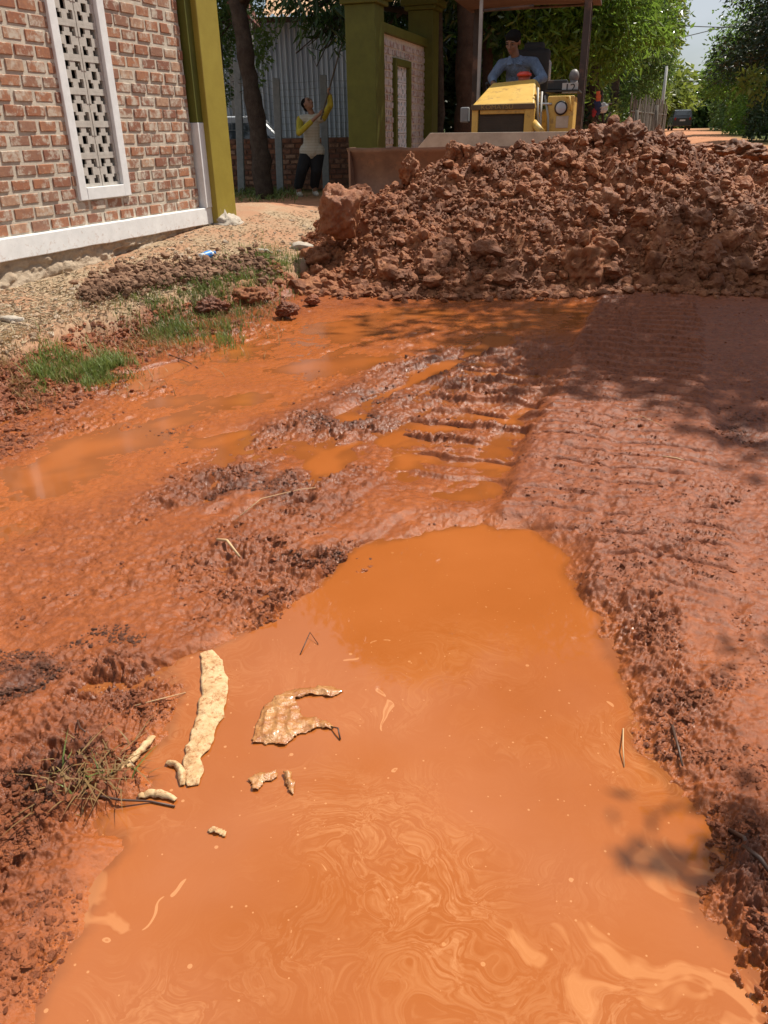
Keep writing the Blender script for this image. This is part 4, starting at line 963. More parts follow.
def face_bits(par, c, A, s=1.0):
    w_ = lambda x, y, z: c+(A[0]*x+A[1]*y+A[2]*z)*s
    EM = simple('dark_eyes', (.03, .02, .018), .2)
    for sg in (-1, 1):
        mb = MB(); mb.ball(w_(sg*.031, .0815, .004), (.013*s, .006*s, .006*s), 10, 6, A); mb.build('eye', EM, par, True)
        mb = MB(); mb.tube([w_(sg*.016, .089, .024), w_(sg*.034, .089, .030), w_(sg*.05, .078, .025)], [.003*s, .004*s, .002*s], 6); mb.build('eyebrow', HAIR, par, True)
    mb = MB(); mb.ball(w_(0, .0875, -.0605), (.022*s, .007*s, .006*s), 10, 6, A); mb.build('lips', simple('lips', (.26, .09, .07), .5), par, True)
def hand(mb, w0, d, n, s=1.0, grip=True, thumb=1):
    """w0 wrist, d direction of hand, n palm normal (towards what it holds)"""
    d = d/np.linalg.norm(d); n = n-d*(n@d); n /= np.linalg.norm(n); sd_ = np.cross(d, n)*thumb
    pc = w0+d*.045*s
    mb.ball(pc, (.040*s, .048*s, .016*s), 12, 8, np.array([sd_, d, n]))
    for i, (off, ln) in enumerate(((.027, .068), (.009, .076), (-.009, .070), (-.026, .055))):
        b = w0+d*.082*s+sd_*off*s
        if grip: p = [b, b+(d*.5+n*.7)*ln*.42*s, b+(d*.1+n*1.05)*ln*.62*s, b+(-d*.35+n*.95)*ln*.66*s]
        else: p = [b, b+(d*.9+n*.25)*ln*.45*s, b+(d*1.4+n*.65)*ln*.5*s, b+(d*1.7+n*1.0)*ln*.52*s]
        caps(mb, p, [.0095*s, .009*s, .008*s, .007*s], 8)
    b = w0+d*.022*s+sd_*.030*s; caps(mb, [b, b+(sd_*.7+d*.5+n*.3)*.032*s, b+(sd_*.6+d*1.0+n*.9)*.048*s], [.0115*s, .010*s, .008*s], 8)

# ---- woman reaching up with a pole (about 1.55 m) ----
wy_ = 13.8
def wp_(u, v, dy=0.): return gy(u, v, wy_+dy)
fz = hz(-1.2, 13.8)
pel = wp_(312, 148); nk = wp_(312, 114, -.02); hd = wp_(308, 104, -.03); shl = wp_(299, 119, -.02); shr = wp_(324, 117, -.02)
hr = frame(np.array([.55, -.55, .55]), np.array([-.35, .25, 1.]))
AF = wp_(299, 196, -.06); BF = wp_(315, 195, .03); AF[2] = fz+.035; BF[2] = fz+.035
hipl, hipr = pel+[-.085, 0, -.05], pel+[.085, 0, -.05]; knl = (hipl+AF)/2+[-.01, -.06, .03]; knr = (hipr+BF)/2+[.01, -.06, .03]
whr = wp_(327, 90, -.16); elr = wp_(330.5, 105, -.22)     # raised arm
whl = wp_(321, 117, -.30); ell = wp_(299, 133, -.24)      # other arm bent across to hold the lower end of the pole
WO = thing('person', 'woman in a yellow sleeved cream top and black trousers reaching up with a long pole', 'person', (pel[0], wy_, fz))
tip0 = wp_(322.5, 113, -.33); tip1 = wp_(344, 36, -.05); pd_ = (tip1-tip0)/np.linalg.norm(tip1-tip0)
hz_r = tip0+pd_*((whr-tip0)@pd_); hz_l = tip0+pd_*.03
mb = MB(); caps(mb, [pel, pel+UPZ*.10, (pel+nk)/2+UPZ*.05, nk-UPZ*.10], [.125, .105, .115, .10]); caps(mb, [shl+[.03, 0, 0], nk-UPZ*.05, shr-[.03, 0, 0]], [.055, .06, .055])
caps(mb, [nk-UPZ*.05, nk, hd-A0*0 if False else hd-UPZ*.03], [.052, .046, .046]); head(mb, hd, hr, .93)
caps(mb, [shr, elr, hz_r-[.0, 0, .07]], [.045, .037, .025]); caps(mb, [shl, ell, hz_l-(hz_l-ell)/np.linalg.norm(hz_l-ell)*.08], [.045, .037, .025])
hand(mb, hz_r-[.0, .0, .07]+[-.02, 0, 0], UPZ+.0*pd_, np.array([.9, .3, 0]), .9, True, 1); dl = (hz_l-ell)/np.linalg.norm(hz_l-ell); hand(mb, hz_l-dl*.085, dl, np.array([.2, .8, .4]), .9, True, -1)
caps(mb, [hipl, knl, AF+[0, 0, .05]], [.085, .058, .038]); caps(mb, [hipr, knr, BF+[0, 0, .05]], [.085, .058, .038])
for f_ in (AF, BF): caps(mb, [f_+[0, .03, .0], f_+[.03, -.06, -.008], f_+[.05, -.14, -.015]], [.036, .034, .024])
body = remesh(mb.build('body', SKIN, WO), .0065); face_bits(body, hd, hr, .93)
TOPM = NT('striped_cream_knit'); o_ = TOPM.obj(); wv = TOPM.n('TexWave', bands_direction='Z'); wv.inputs['Scale'].default_value = 7.5; wv.inputs['Distortion'].default_value = .4; TOPM.l(o_, wv.inputs['Vector'])
c_ = TOPM.mix(TOPM.ramp(wv.outputs[0], [(.35, 0.), (.6, 1.)]), (.50, .46, .35), (.55, .515, .42)); TOPM.bsdf(c_, .9, TOPM.bump(TOPM.noise(12, 4, .6, o_), .6, .03)); TOPM = TOPM.m
mb = MB(); caps(mb, [hipl+UPZ*.0, hipr+UPZ*.0], [.125, .125]); caps(mb, [pel-UPZ*.03, pel+UPZ*.10, (pel+nk)/2+UPZ*.05, nk-UPZ*.11], [.155, .134, .132, .110]); caps(mb, [shl+[.05, 0, -.01], shr-[.05, 0, .01]], [.074, .074])
remesh(mb.build('blouse', TOPM, body), .012)
YSL = simple('mustard_yellow_sleeve', (.50, .40, .035), .85, .2, 20, bump=.5, bdist=.02)
mb = MB(); caps(mb, [shr-[.015, 0, .01], elr, elr+(hz_r-elr)*.55], [.060, .048, .040]); remesh(mb.build('sleeve', YSL, body), .010)
mb = MB(); caps(mb, [shl+[.015, 0, -.01], ell, ell+(hz_l-ell)*.5], [.060, .048, .040]); remesh(mb.build('sleeve', YSL, body), .010)
mb = MB(); caps(mb, [pel-UPZ*.02, hipl-UPZ*.03, knl, AF+[0, .01, .13]], [.138, .115, .092, .078]); caps(mb, [pel, hipr-UPZ*.03, knr, BF+[0, .01, .13]], [.138, .115, .092, .078])
remesh(mb.build('trousers', simple('black_cloth', (.012, .012, .013), .9), body), .012)
SOCK = simple('pale_socks', (.50, .46, .38), .9)
for f_ in (AF, BF):
    mb = MB(); caps(mb, [f_+[0, .015, .09], f_+[0, .03, .0], f_+[.03, -.06, -.006], f_+[.052, -.145, -.012]], [.045, .042, .040, .030]); remesh(mb.build('shoe', SOCK, body), .008)
mb = MB(); mb.ball(hd+hr[2]*.038-hr[1]*.030, (.082, .088, .075), 16, 12, hr); mb.ball(hd-hr[1]*.085-hr[2]*.02, (.04, .04, .05), 12, 8, hr); remesh(mb.build('hair', HAIR, body), .008)
mb = MB(); mb.tube([tip0-pd_*.1, tip0+pd_*.6, tip1], [.013, .012, .009], 8); o = mb.build('picking_pole', simple('dark_bamboo', (.10, .07, .04), .6)); recenter(o, tip0-pd_*.1); tag(o, 'long dark pole held up to the branches by the standing woman', 'pole')
mb = MB(); r = np.random.default_rng(3)
for k in range(12):
    a = r.normal(size=3); a /= np.linalg.norm(a); c = wp_(339, 38, -.05)+a*.06; mb.add([c-a*.05, c+np.cross(a, UPZ)*.03, c+a*.07, c-np.cross(a, UPZ)*.03], [[0, 1, 2, 3]])
o = mb.build('leaf_sprig', simple('lime_yellow_leaf', (.45, .50, .06), .6)); recenter(o, wp_(339, 38)); tag(o, 'lime yellow sprig of leaves caught at the tip of the pole', 'leaves')

# ---- bulldozer driver ----
SH = simple('pale_blue_shirt', (.20, .27, .40), .9, .22, 9, bump=.9, bdist=.08)
hd = dpt(513, 42, .55); nk = dpt(516, 55, .62); ch = dpt(518, 74, .72); pel = dp(sx, .80, 1.42); shl = dpt(501.5, 65, .60); shr = dpt(534, 63, .66)
A = frame(-LY*.85-LX*.30-UPZ*.42, UPZ-LY*.35); el_l = dpt(492, 78, .48); wr_l = dpt(494, 86, .30); el_r = dpt(543, 78, .42); wr_r = dpt(530, 84, .22)
DR = thing('person', 'man in a pale blue shirt sitting at the controls of the bulldozer, looking down', 'person', pel-UPZ*.08)
mb = MB(); caps(mb, [pel, (pel+ch)/2, ch, nk-UPZ*.12], [.14, .13, .13, .095]); caps(mb, [shl, nk-UPZ*.09, shr], [.052, .052, .052]); caps(mb, [nk-UPZ*.05, hd-UPZ*.04], [.056, .052]); head(mb, hd, A, 1.08)
caps(mb, [shl, el_l, wr_l], [.055, .045, .029]); caps(mb, [shr, el_r, wr_r], [.055, .045, .029])
hand(mb, wr_l, -LY*.7-UPZ*.5, -UPZ, 1., True, -1); hand(mb, wr_r, -LY*.8-UPZ*.2-LX*.3, -UPZ, 1., True, 1)
for sg in (-1, 1):
    h_ = pel+LX*.10*sg-UPZ*.02; k_ = h_-LY*.42+UPZ*.05+LX*.06*sg; f_ = k_-LY*.12-UPZ*.38; caps(mb, [h_, k_, f_], [.09, .065, .042]); caps(mb, [f_, f_-LY*.12-UPZ*.02], [.04, .03])
body = remesh(mb.build('body', simple('brown_skin', (.20, .10, .06), .55, .1, 20), DR), .0065); face_bits(body, hd, A, 1.08)
mb = MB(); caps(mb, [pel, (pel+ch)/2, ch, nk-UPZ*.12], [.160, .150, .152, .112]); caps(mb, [nk-UPZ*.12, nk-UPZ*.045], [.105, .064]); caps(mb, [shl, nk-UPZ*.080, shr], [.068, .074, .068])
caps(mb, [shl, el_l, el_l+(wr_l-el_l)*.5], [.066, .056, .046]); caps(mb, [shr, el_r, el_r+(wr_r-el_r)*.6], [.068, .058, .046]); remesh(mb.build('shirt', SH, body), .010)
mb = MB()
for sg in (-1, 1): mb.prism([nk-UPZ*.005+LX*sg*.06-LY*.03, nk-UPZ*.10-LY*.135+LX*sg*.012, nk-UPZ*.115-LY*.105+LX*sg*.09, nk-UPZ*.02+LX*sg*.09-LY*.02], -LY*.014)
mb.build('collar', SH, body)
mb = MB()
for sg in (-1, 1):
    h_ = pel+LX*.10*sg-UPZ*.02; k_ = h_-LY*.42+UPZ*.05+LX*.06*sg; f_ = k_-LY*.12-UPZ*.38; caps(mb, [pel-UPZ*.02, h_, k_, f_+UPZ*.05], [.13, .108, .084, .065])
remesh(mb.build('trousers', simple('dark_trousers', (.03, .03, .035), .9), body), .012)
mb = MB(); mb.ball(hd+A[2]*.045-A[1]*.018, (.094, .106, .084), 16, 12, A); mb.ball(hd+A[2]*.075+A[1]*.045, (.062, .040, .028), 12, 8, A); remesh(mb.build('hair', HAIR, body), .008)

# ================================================================== VEHICLES IN THE DISTANCE
def car(name, label, c, yaw, L, W, Hc, paint, glass_side=True, van=False):
    T_ = thing(name, label, 'car', c)
    fx = np.array([math.cos(yaw), math.sin(yaw), 0]); sx_ = np.array([-fx[1], fx[0], 0]); c = np.asarray(c, float)
    P = lambda x, y, z: c+fx*x+sx_*y+UPZ*z
    prof = [(-L/2, .35), (-L/2, .95*Hc*.62), (-L/2+.12, Hc*.70), (-L*.42, Hc*.97), (-L*.30, Hc), (L*.08, Hc), (L*.22, Hc*.66), (L*.46, Hc*.55), (L/2, Hc*.42), (L/2, .35)]
    mb = MB(); n = len(prof); V = []; ys_ = [(-1, .0), (-.82, 1.), (.82, 1.), (1, .0)]
    def half(z): return W/2*(1-.16*max(0, (z-Hc*.62)/(Hc*.38)))
    V = [P(x, s_*half(z), z) for s_ in (-1, 1) for x, z in prof]
    q = [[i, i+1, n+i+1, n+i] for i in range(n-1)]+[[n-1, 0, n, 2*n-1]]; mb.add(V, q)
    for s_ in (0, 1):
        k = s_*n; t_ = [[k, k+i+1, k+i] if s_ == 0 else [k, k+i, k+i+1] for i in range(1, n-1)]; mb.t.append(np.array(t_))
    mb.build('body', paint, T_, bevel=.05, seg=3)
    gl = simple('car_glass', (.05, .06, .07), .08, spec=.8)
    mb = MB(); e = .012
    mb.prism([P(-L/2+.12-e, -W*.36, Hc*.72), P(-L/2+.12-e, W*.36, Hc*.72), P(-L*.425-e, W*.34, Hc*.93), P(-L*.425-e, -W*.34, Hc*.93)], -fx*.01); mb.build('rear_window', gl, T_)
    mb = MB(); mb.prism([P(L*.21+e, -W*.38, Hc*.70), P(L*.21+e, W*.38, Hc*.70), P(L*.09+e, W*.34, Hc*.95), P(L*.09+e, -W*.34, Hc*.95)], fx*.02); mb.build('windscreen', gl, T_)
    for s_ in (-1, 1):
        mb = MB(); mb.prism([P(-L*.38, s_*(half(Hc*.70)+e), Hc*.68), P(L*.16, s_*(half(Hc*.70)+e), Hc*.68), P(L*.06, s_*(half(Hc*.92)+e), Hc*.92), P(-L*.34, s_*(half(Hc*.92)+e), Hc*.92)], sx_*s_*.01); mb.build('side_window', gl, T_)
        for x in (-L*.31, L*.31):
            mb = MB(); mb.tube([P(x, s_*(W/2-.16), .33), P(x, s_*(W/2+.01), .33)], .33, 20); wo = mb.build('wheel', RUB, T_); mb = MB(); mb.tube([P(x, s_*(W/2), .33), P(x, s_*(W/2+.02), .33)], .19, 16); mb.build('rim', CHR, wo)
        mb = MB(); mb.box(P(-L/2-.01, s_*W*.38, Hc*.56), (.05, .14, .22), np.array([fx, sx_, UPZ])); mb.build('tail_light', simple('red_lens', (.30, .02, .02), .2), T_)
        mb = MB(); mb.box(P(L/2-.02, s_*W*.36, Hc*.42), (.06, .30, .12), np.array([fx, sx_, UPZ])); mb.build('headlight', GLS, T_)
    mb = MB(); mb.box(P(-L/2-.02, 0, Hc*.48), (.02, .5, .14), np.array([fx, sx_, UPZ])); mb.build('number_plate', simple('plate_white', (.6, .6, .6), .5), T_)
    return T_
p = gy(678, 132.5, 84); car('parked_car', 'dark grey car stopped far down the red road', (p[0], p[1], hz(p[0], p[1])), math.atan2(.944, .33)+.12, 4.2, 1.75, 1.75, simple('dark_grey_paint', (.035, .037, .045), .25, spec=.6, coat=.5))
p = gy(253, 130, 17.2); car('parked_car', 'silver car parked behind the low brick wall and fence', (p[0]-.1, 17.2, .02), math.radians(4), 3.6, 1.6, 1.52, simple('silver_paint', (.50, .52, .54), .3, metal=.4, coat=.5))
# ================================================================== TREES
def leaf_mat(name, c0, c1, tr=.35, rough=.45):
    t = NT(name); rn = t.attr('rnd'); c = t.mix(rn, c0, c1); c = t.mix(t.ramp(t.noise(.8, 3, .6), [(.4, 0.), (.65, .5)]), c, tuple(x*1.5 for x in c1))
    p = t.bsdf(c, rough, None, 0, .4); tl = t.n('BsdfTranslucent'); t.l(t.mix(.5, c, tuple(min(1, x*2.2) for x in c1)), tl.inputs[0])
    ms = t.n('MixShader'); ms.inputs[0].default_value = tr; t.l(p.outputs[0], ms.inputs[1]); t.l(tl.outputs[0], ms.inputs[2]); t.l(ms.outputs[0], t.out.inputs[0]); return t.m
BARK = plain_mat('grey_brown_bark', (.055, .04, .03), (.11, .085, .065), 7, .95, 1, .03, .1, (.17, .15, .12), .62)
BARKR = plain_mat('reddish_bark', (.05, .032, .023), (.09, .06, .044), 6, .95, 1, .03, .1, (.20, .14, .10), .64)
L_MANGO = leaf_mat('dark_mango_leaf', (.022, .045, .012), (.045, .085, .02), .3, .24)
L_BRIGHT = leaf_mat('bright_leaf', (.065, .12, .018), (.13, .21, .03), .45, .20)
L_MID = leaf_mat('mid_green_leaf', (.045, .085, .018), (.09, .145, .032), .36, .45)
L_DARK = leaf_mat('shade_darkened_leaf', (.008, .017, .006), (.018, .034, .009), .10, .5)  # shade put into the leaf colour of the dark trees and shrubs
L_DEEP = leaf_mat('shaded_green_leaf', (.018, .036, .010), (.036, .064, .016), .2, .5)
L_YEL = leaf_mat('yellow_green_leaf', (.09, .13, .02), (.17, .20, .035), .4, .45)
def leaves(P, D, ln, wd, r, droop=.0):
    """P base points, D unit directions"""
    n = len(P); D = D.copy(); D[:, 2] -= droop; D /= np.linalg.norm(D, axis=1)[:, None]
    R1 = r.normal(size=(n, 3)); S_ = np.cross(D, R1); S_ /= np.linalg.norm(S_, axis=1)[:, None]+1e-9; N_ = np.cross(D, S_)
    L = (ln*r.uniform(.65, 1.25, n))[:, None]; W_ = L*wd/ln*.5
    bend = r.uniform(-.12, .05, n)[:, None]*L
    V = np.stack([P, P+D*L*.45+S_*W_+N_*W_*.35, P+D*L+N_*bend, P+D*L*.45-S_*W_+N_*W_*.35], 1).reshape(-1, 3)
    i = np.arange(n)[:, None]*4; Fc = np.concatenate([i+[0, 1, 2], i+[0, 2, 3]], 1).reshape(-1, 3)
    return V, Fc
def crown_points(clumps, n, r, twig=7, spread=.22):
    vol = np.array([(c[1][0]*c[1][1]*c[1][2])**(2/3)*(c[2] if len(c) > 2 else 1) for c in clumps]); k = r.choice(len(clumps), size=n//twig, p=vol/vol.sum())
    C = np.array([c[0] for c in clumps])[k]; S = np.array([c[1] for c in clumps])[k]
    d = r.normal(size=(len(k), 3)); d /= np.linalg.norm(d, axis=1)[:, None]; rad = r.uniform(.15, 1, len(k))**.45
    T_ = C+d*S*rad[:, None]; T_ += d*S*(.22*n3(T_, .9, 5))[:, None]
    od = d*np.array([1, 1, .6])+r.normal(size=d.shape)*.35
    P = np.repeat(T_, twig, 0)+r.normal(size=(len(k)*twig, 3))*spread; D = np.repeat(od, twig, 0)+r.normal(size=P.shape)*.65
    D /= np.linalg.norm(D, axis=1)[:, None]; return P, D, T_
def make_tree(name, label, base, trunk, clumps, n, ln, wd, lm, bark=BARK, group=None, seed=1, twig=7, spread=.22, droop=.25, zmin=None, limbs=True, cat='tree'):
    r = np.random.default_rng(seed); T_ = thing(name, label, cat, base, group)
    if trunk is not None:
        mb = MB(); pts = np.array([p[:3] for p in trunk], float); rr = np.array([p[3] for p in trunk]); m = 6*len(pts)
        tt = np.linspace(0, len(pts)-1, m); P = np.stack([np.interp(tt, range(len(pts)), pts[:, i]) for i in range(3)], 1); R_ = np.interp(tt, range(len(pts)), rr)
        P[1:-1] += r.normal(size=(m-2, 3))*R_[1:-1, None]*.05; mb.tube(P, R_*(1+.07*r.normal(size=m)), 12)
        if limbs:
            for c in clumps[:14]:
                c0 = np.array(c[0]); j = int(r.uniform(.45, .98)*(m-1)); a = P[j]; mid = (a+c0)/2+r.normal(size=3)*.12*np.linalg.norm(c0-a)+[0, 0, .1]
                R0_ = R_[j]*.6; mb.tube([a, (a+mid)/2, mid, (mid+c0)/2+r.normal(size=3)*.1, c0], [R0_, R0_*.8, R0_*.55, R0_*.35, R0_*.15], 7)
                for _ in range(3):
                    e = c0+r.normal(size=3)*np.array(c[1])*.6; mb.tube([mid+(c0-mid)*r.uniform(0, .9), (c0+e)/2+r.normal(size=3)*.08, e], [R0_*.3, R0_*.2, R0_*.07], 5)
        mb.build('trunk', bark, T_, True)
    P, D, _ = crown_points(clumps, n, r, twig, spread)
    if zmin is not None: k = P[:, 2] > zmin; P, D = P[k], D[k]
    if group == 'trees lining the road' and 100 > base[1] > 12:      # the road is kept open by traffic
        rc_ = np.abs(P[:, 0]-.3-.345*P[:, 1]-.25); k = rc_ > np.where(P[:, 2] < 2.9, 2.7, .012*P[:, 1]+.25*r.uniform(0, 1.6, len(P))); P, D = P[k], D[k]
    V, Fc = leaves(P, D, ln, wd, r, droop); me = np_mesh('crown', V, Fc, False); fattr(me, 'rnd', np.repeat(r.uniform(0, 1, len(P)), 2), 'FACE')
    link('crown', me, lm, T_); return T_
def rand_clumps(c, R, n, s, r, lo=None):
    out = []
    for _ in range(n):
        d = r.normal(size=3); d /= np.linalg.norm(d); p = np.array(c)+d*np.array(R)*r.uniform(.35, .95); q = s*r.uniform(.7, 1.25)
        if lo is not None: p[2] = max(p[2], lo+q*.5)
        out.append((p, (q, q, q*.8)))
    return out
def pc(u, v, Y, s): return (gy(u, v, Y), (s, s, s*.85))

r = np.random.default_rng(5)
# leaning tree by the fence, its crown hangs into the top of the view
b = gy(264, 192, 13.5); b[2] = .25
cl = rand_clumps((-1.0, 14.6, 5.4), (2.6, 2.2, 1.9), 12, .95, r)
make_tree('leaning_tree', 'leaning tree with mottled grey trunk standing in front of the wire fence', b, [(*b, .16), (*gy(258, 130, 13.5), .13), (*gy(247, 60, 13.5), .125), (*gy(237, 0, 13.5), .12), (*gy(231, -60, 13.6), .11), (-2.2, 13.9, 4.6, .08), (-1.6, 14.3, 5.6, .05)], cl, 15000, .17, .045, L_MANGO, BARK, None, 3, 9, .16, .7)
# small leafy tree behind, at the far left
cl = [pc(222, 30, 15.4, .35), pc(215, 60, 15.6, .3), pc(262, 38, 14.3, .16), pc(258, 58, 14.3, .14), pc(256, 85, 14.3, .10), pc(220, -10, 15.5, .5), pc(262, 8, 14.4, .2), pc(216, 95, 15.2, .14), pc(226, 92, 15.2, .10)]
b = gy(214, 186, 15.0); b[2] = .25
make_tree('small_tree', 'small leafy tree between the mustard pillar and the leaning tree', b, [(*b, .05), (*gy(216, 120, 15.1), .04), (*gy(219, 60, 15.3), .03), (*gy(222, 10, 15.4), .02)], cl, 4600, .085, .04, L_MID, BARK, None, 4, 6, .07, .2)
# drooping mango boughs
cl = [pc(318, 8, 12.9, .20), pc(330, 20, 13.1, .22), pc(306, 18, 12.8, .12), pc(338, 34, 13.2, .14), pc(322, 38, 13.0, .09), pc(300, -8, 12.8, .25), pc(336, -12, 13, .35), pc(308, 46, 12.9, .045), (np.array([.4, 13.6, 4.2]), (1.0, .9, .9)), (np.array([1.2, 14.4, 4.6]), (1.3, 1.1, 1.0)), (np.array([0, 13.7, 5.6]), (1.3, 1.2, 1.0)), (np.array([.1, 16.4, 3.9]), (1.5, .9, 1.2)), pc(385, 14, 16.5, .5), pc(360, 28, 16.6, .3), pc(425, 40, 17, .5)]
b = np.array([.9, 16.8, .3])
make_tree('mango_tree', 'mango tree with long drooping dark leaves behind the olive gate pillars', b, [(*b, .15), (.95, 16.6, 1.5, .13), (.8, 16.2, 2.8, .11), (.6, 15.2, 4.2, .09), (.2, 14.2, 5.2, .05)], cl, 15000, .20, .042, L_MANGO, BARK, None, 6, 10, .13, .9)
# trunks and big crowns right behind the bulldozer
def px_trunk(u0, v0, u1, v1, Y, r0, r1, top):
    a = gy(u0, v0, Y); a[2] = .25; b_ = gy(u1, v1, Y); return a, [(*a, r0*1.15), (*(a*.5+b_*.5+[.02, 0, 0]), r0), (*b_, r1), ((b_[0]+top[0])/2, (Y+top[1])/2, (b_[2]+top[2])/2, r1*.8), (*top, r1*.4)]
a, tk = px_trunk(463, 150, 466, -6, 14.4, .15, .13, (1.8, 15.4, 8.2))
cl = rand_clumps((2.0, 16.0, 8.6), (3.2, 2.4, 3.4), 20, 1.15, r)+[pc(500, 20, 16.5, .5), pc(485, -30, 16, .9)]
make_tree('tall_tree', 'tall tree with thick reddish brown trunk just left of the bulldozer canopy', a, tk, cl, 42000, .24, .085, L_MANGO, BARKR, 'trees behind the bulldozer', 11, 8, .25, .5)
a, tk = px_trunk(440, 150, 437, -6, 15.2, .085, .08, (.4, 15.6, 7.4))
make_tree('tall_tree', 'slim dark trunked tree between the far gate pillar and the thick trunk', a, tk, rand_clumps((.3, 16.0, 7.8), (2.0, 2, 2.4), 12, 1.0, r), 15000, .22, .08, L_MANGO, BARK, 'trees behind the bulldozer', 12, 8, .25, .5)
a, tk = px_trunk(489, 150, 486, -6, 16.4, .10, .09, (3.2, 17.2, 6.6))
cl = rand_clumps((4.6, 18.6, 6.6), (2.2, 1.8, 1.8), 7, .9, r)+[pc(530, 10, 15.9, .45), pc(560, 30, 16.2, .55), pc(585, 15, 15.8, .55), pc(520, 60, 17, .5), pc(560, 75, 17, .5), pc(600, 45, 16.2, .5), pc(545, 95, 17.5, .4), pc(500, 40, 17.4, .4), pc(620, 20, 16.5, .6), pc(600, -20, 16, .9), pc(500, 80, 18, .4)]
make_tree('tall_tree', 'broad tree with long shining leaves directly behind the driver', a, tk, cl, 22000, .19, .05, L_BRIGHT, BARKR, 'trees behind the bulldozer', 13, 8, .2, .35)
# dark wall of shrubs filling the gap behind the trunks
cl = [pc(u, v, 18.8, .75) for u, v in ((432, 60), (450, 100), (470, 60), (490, 110), (515, 120), (440, 20), (480, 20), (545, 125), (420, 110))]
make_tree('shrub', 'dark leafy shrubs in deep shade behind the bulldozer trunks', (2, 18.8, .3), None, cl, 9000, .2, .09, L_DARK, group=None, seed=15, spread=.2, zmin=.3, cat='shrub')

# ---- rows along the road ----
ROWL = [  # Y, x centre, crown radii, z centre, n, leaf, mat, label
    (20.5, 5.0, (2.1, 1.9, 2.6), 4.3, 21000, .22, L_BRIGHT, 'lush bright green tree left of the road, nearest behind the bulldozer posts'),
    (26, 5.6, (2.9, 2.6, 3.4), 4.8, 22000, .24, L_MID, 'bushy mid green tree left of the road, second behind the bulldozer'),
    (34, 9.2, (2.6, 2.8, 4.6), 6.2, 22000, .27, L_YEL, 'tall yellow green tree leaning to the road left of the strip of sky'),
    (45, 10.5, (4.0, 3.8, 4.2), 5.4, 20000, .34, L_MID, 'round crowned tree above the grey plank fence'),
    (62, 17.4, (3.6, 4.0, 4.6), 5.6, 16000, .42, L_MID, 'mid green tree beyond the thin leaning pole'),
    (85, 24, (6, 5, 4.6), 4.8, 14000, .6, L_YEL, 'pale tree left of the far car')]
ROWR = [
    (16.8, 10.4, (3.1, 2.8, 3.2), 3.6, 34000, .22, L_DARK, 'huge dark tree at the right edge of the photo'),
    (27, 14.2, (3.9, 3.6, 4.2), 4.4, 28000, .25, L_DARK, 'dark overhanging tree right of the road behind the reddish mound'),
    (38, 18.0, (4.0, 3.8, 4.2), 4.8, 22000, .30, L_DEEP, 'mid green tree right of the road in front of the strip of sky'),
    (54, 24.2, (4.4, 4, 4.0), 4.6, 16000, .40, L_BRIGHT, 'sunlit tree far down the right side of the road'),
    (78, 33.4, (4.6, 5, 4.2), 4.8, 13000, .55, L_MID, 'tree just right of the far car')]
for k, (Yt, x, R_, zc_, n, ln, m_, lab) in enumerate(ROWL+ROWR):
    rr_ = np.random.default_rng(70+k); g = hz(x, Yt)
    cl = rand_clumps((x, Yt, zc_), R_, 20, min(R_)*.36, rr_, g+.1)+[((x+rr_.uniform(-1, 1)*R_[0]*.9, Yt+rr_.uniform(-1, 1)*R_[1]*.7, g+rr_.uniform(.5, 1.6)), (R_[0]*.35, R_[1]*.35, .75)) for _ in range(9)]
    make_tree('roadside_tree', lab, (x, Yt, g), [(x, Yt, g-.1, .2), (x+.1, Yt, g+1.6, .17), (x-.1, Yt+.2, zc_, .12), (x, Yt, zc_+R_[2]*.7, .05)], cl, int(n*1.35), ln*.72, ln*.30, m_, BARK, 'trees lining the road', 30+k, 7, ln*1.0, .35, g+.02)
for k, (x, Yt, R_, lab) in enumerate([(44.5, 128, 7, 'hazy tree at the far end of the road, under the strip of sky'), (51, 122, 8, 'hazy tree at the far end of the road, right side'), (34, 112, 6.5, 'hazy tree at the far end of the road, left side')]):
    cl = rand_clumps((x, Yt, 4.6), (R_, 5, 4.), 16, 2.2, np.random.default_rng(k+5), .9)
    make_tree('roadside_tree', lab, (x, Yt, .6), [(x, Yt, .4, .3), (x, Yt, 5, .15)], cl, 7000, 1.0, .45, [L_MID, L_MID, L_YEL][k], BARK, 'trees lining the road', 50+k, 7, .8, .3, .5)
# low branches with lit leaves at the right edge
cl = [pc(752, 78, 15.2, .14), pc(762, 90, 15.2, .12), pc(745, 86, 15.2, .06)]
a = gy(790, 150, 15.3); a[2] = .35
make_tree('sapling', 'sapling with a few lit yellow green leaves at the right edge', a, [(*a, .03), (*gy(785, 110, 15.3), .025), (*gy(765, 88, 15.2), .012)], cl, 170, .13, .06, L_YEL, BARK, None, 61, 3, .08, .3, None, False)

# ---- trees beside and behind the viewer that throw the shadows on the road ----
rr_ = np.random.default_rng(21)
cl = rand_clumps((5.5, 7.1, 6.4), (1.9, 1.7, 1.3), 22, .72, rr_)+[((4.6, 6.0, 5.0), (.55, .5, .4)), ((3.6, 6.6, 4.4), (.5, .3, .3), .6), ((5.2, 5.0, 5.4), (.7, .5, .4))]
make_tree('roadside_tree', 'tree whose dappled shade falls across the tyre and track marks on the right', (7.2, 7.0, .2), [(7.2, 7.0, .1, .22), (7.0, 7.0, 2.2, .18), (6.4, 7.0, 4.2, .14), (5.8, 7.1, 5.8, .08), (5.5, 7.1, 7, .04)], cl, 8200, .19, .08, L_MID, BARK, 'trees lining the road', 22, 7, .15, .3)
def shade_pt(u, v, h):
    p = gz(u, v, 0); k = h/SUN_DIR[2]; return (p[0]+SUN_DIR[0]*k, p[1]+SUN_DIR[1]*k, h)
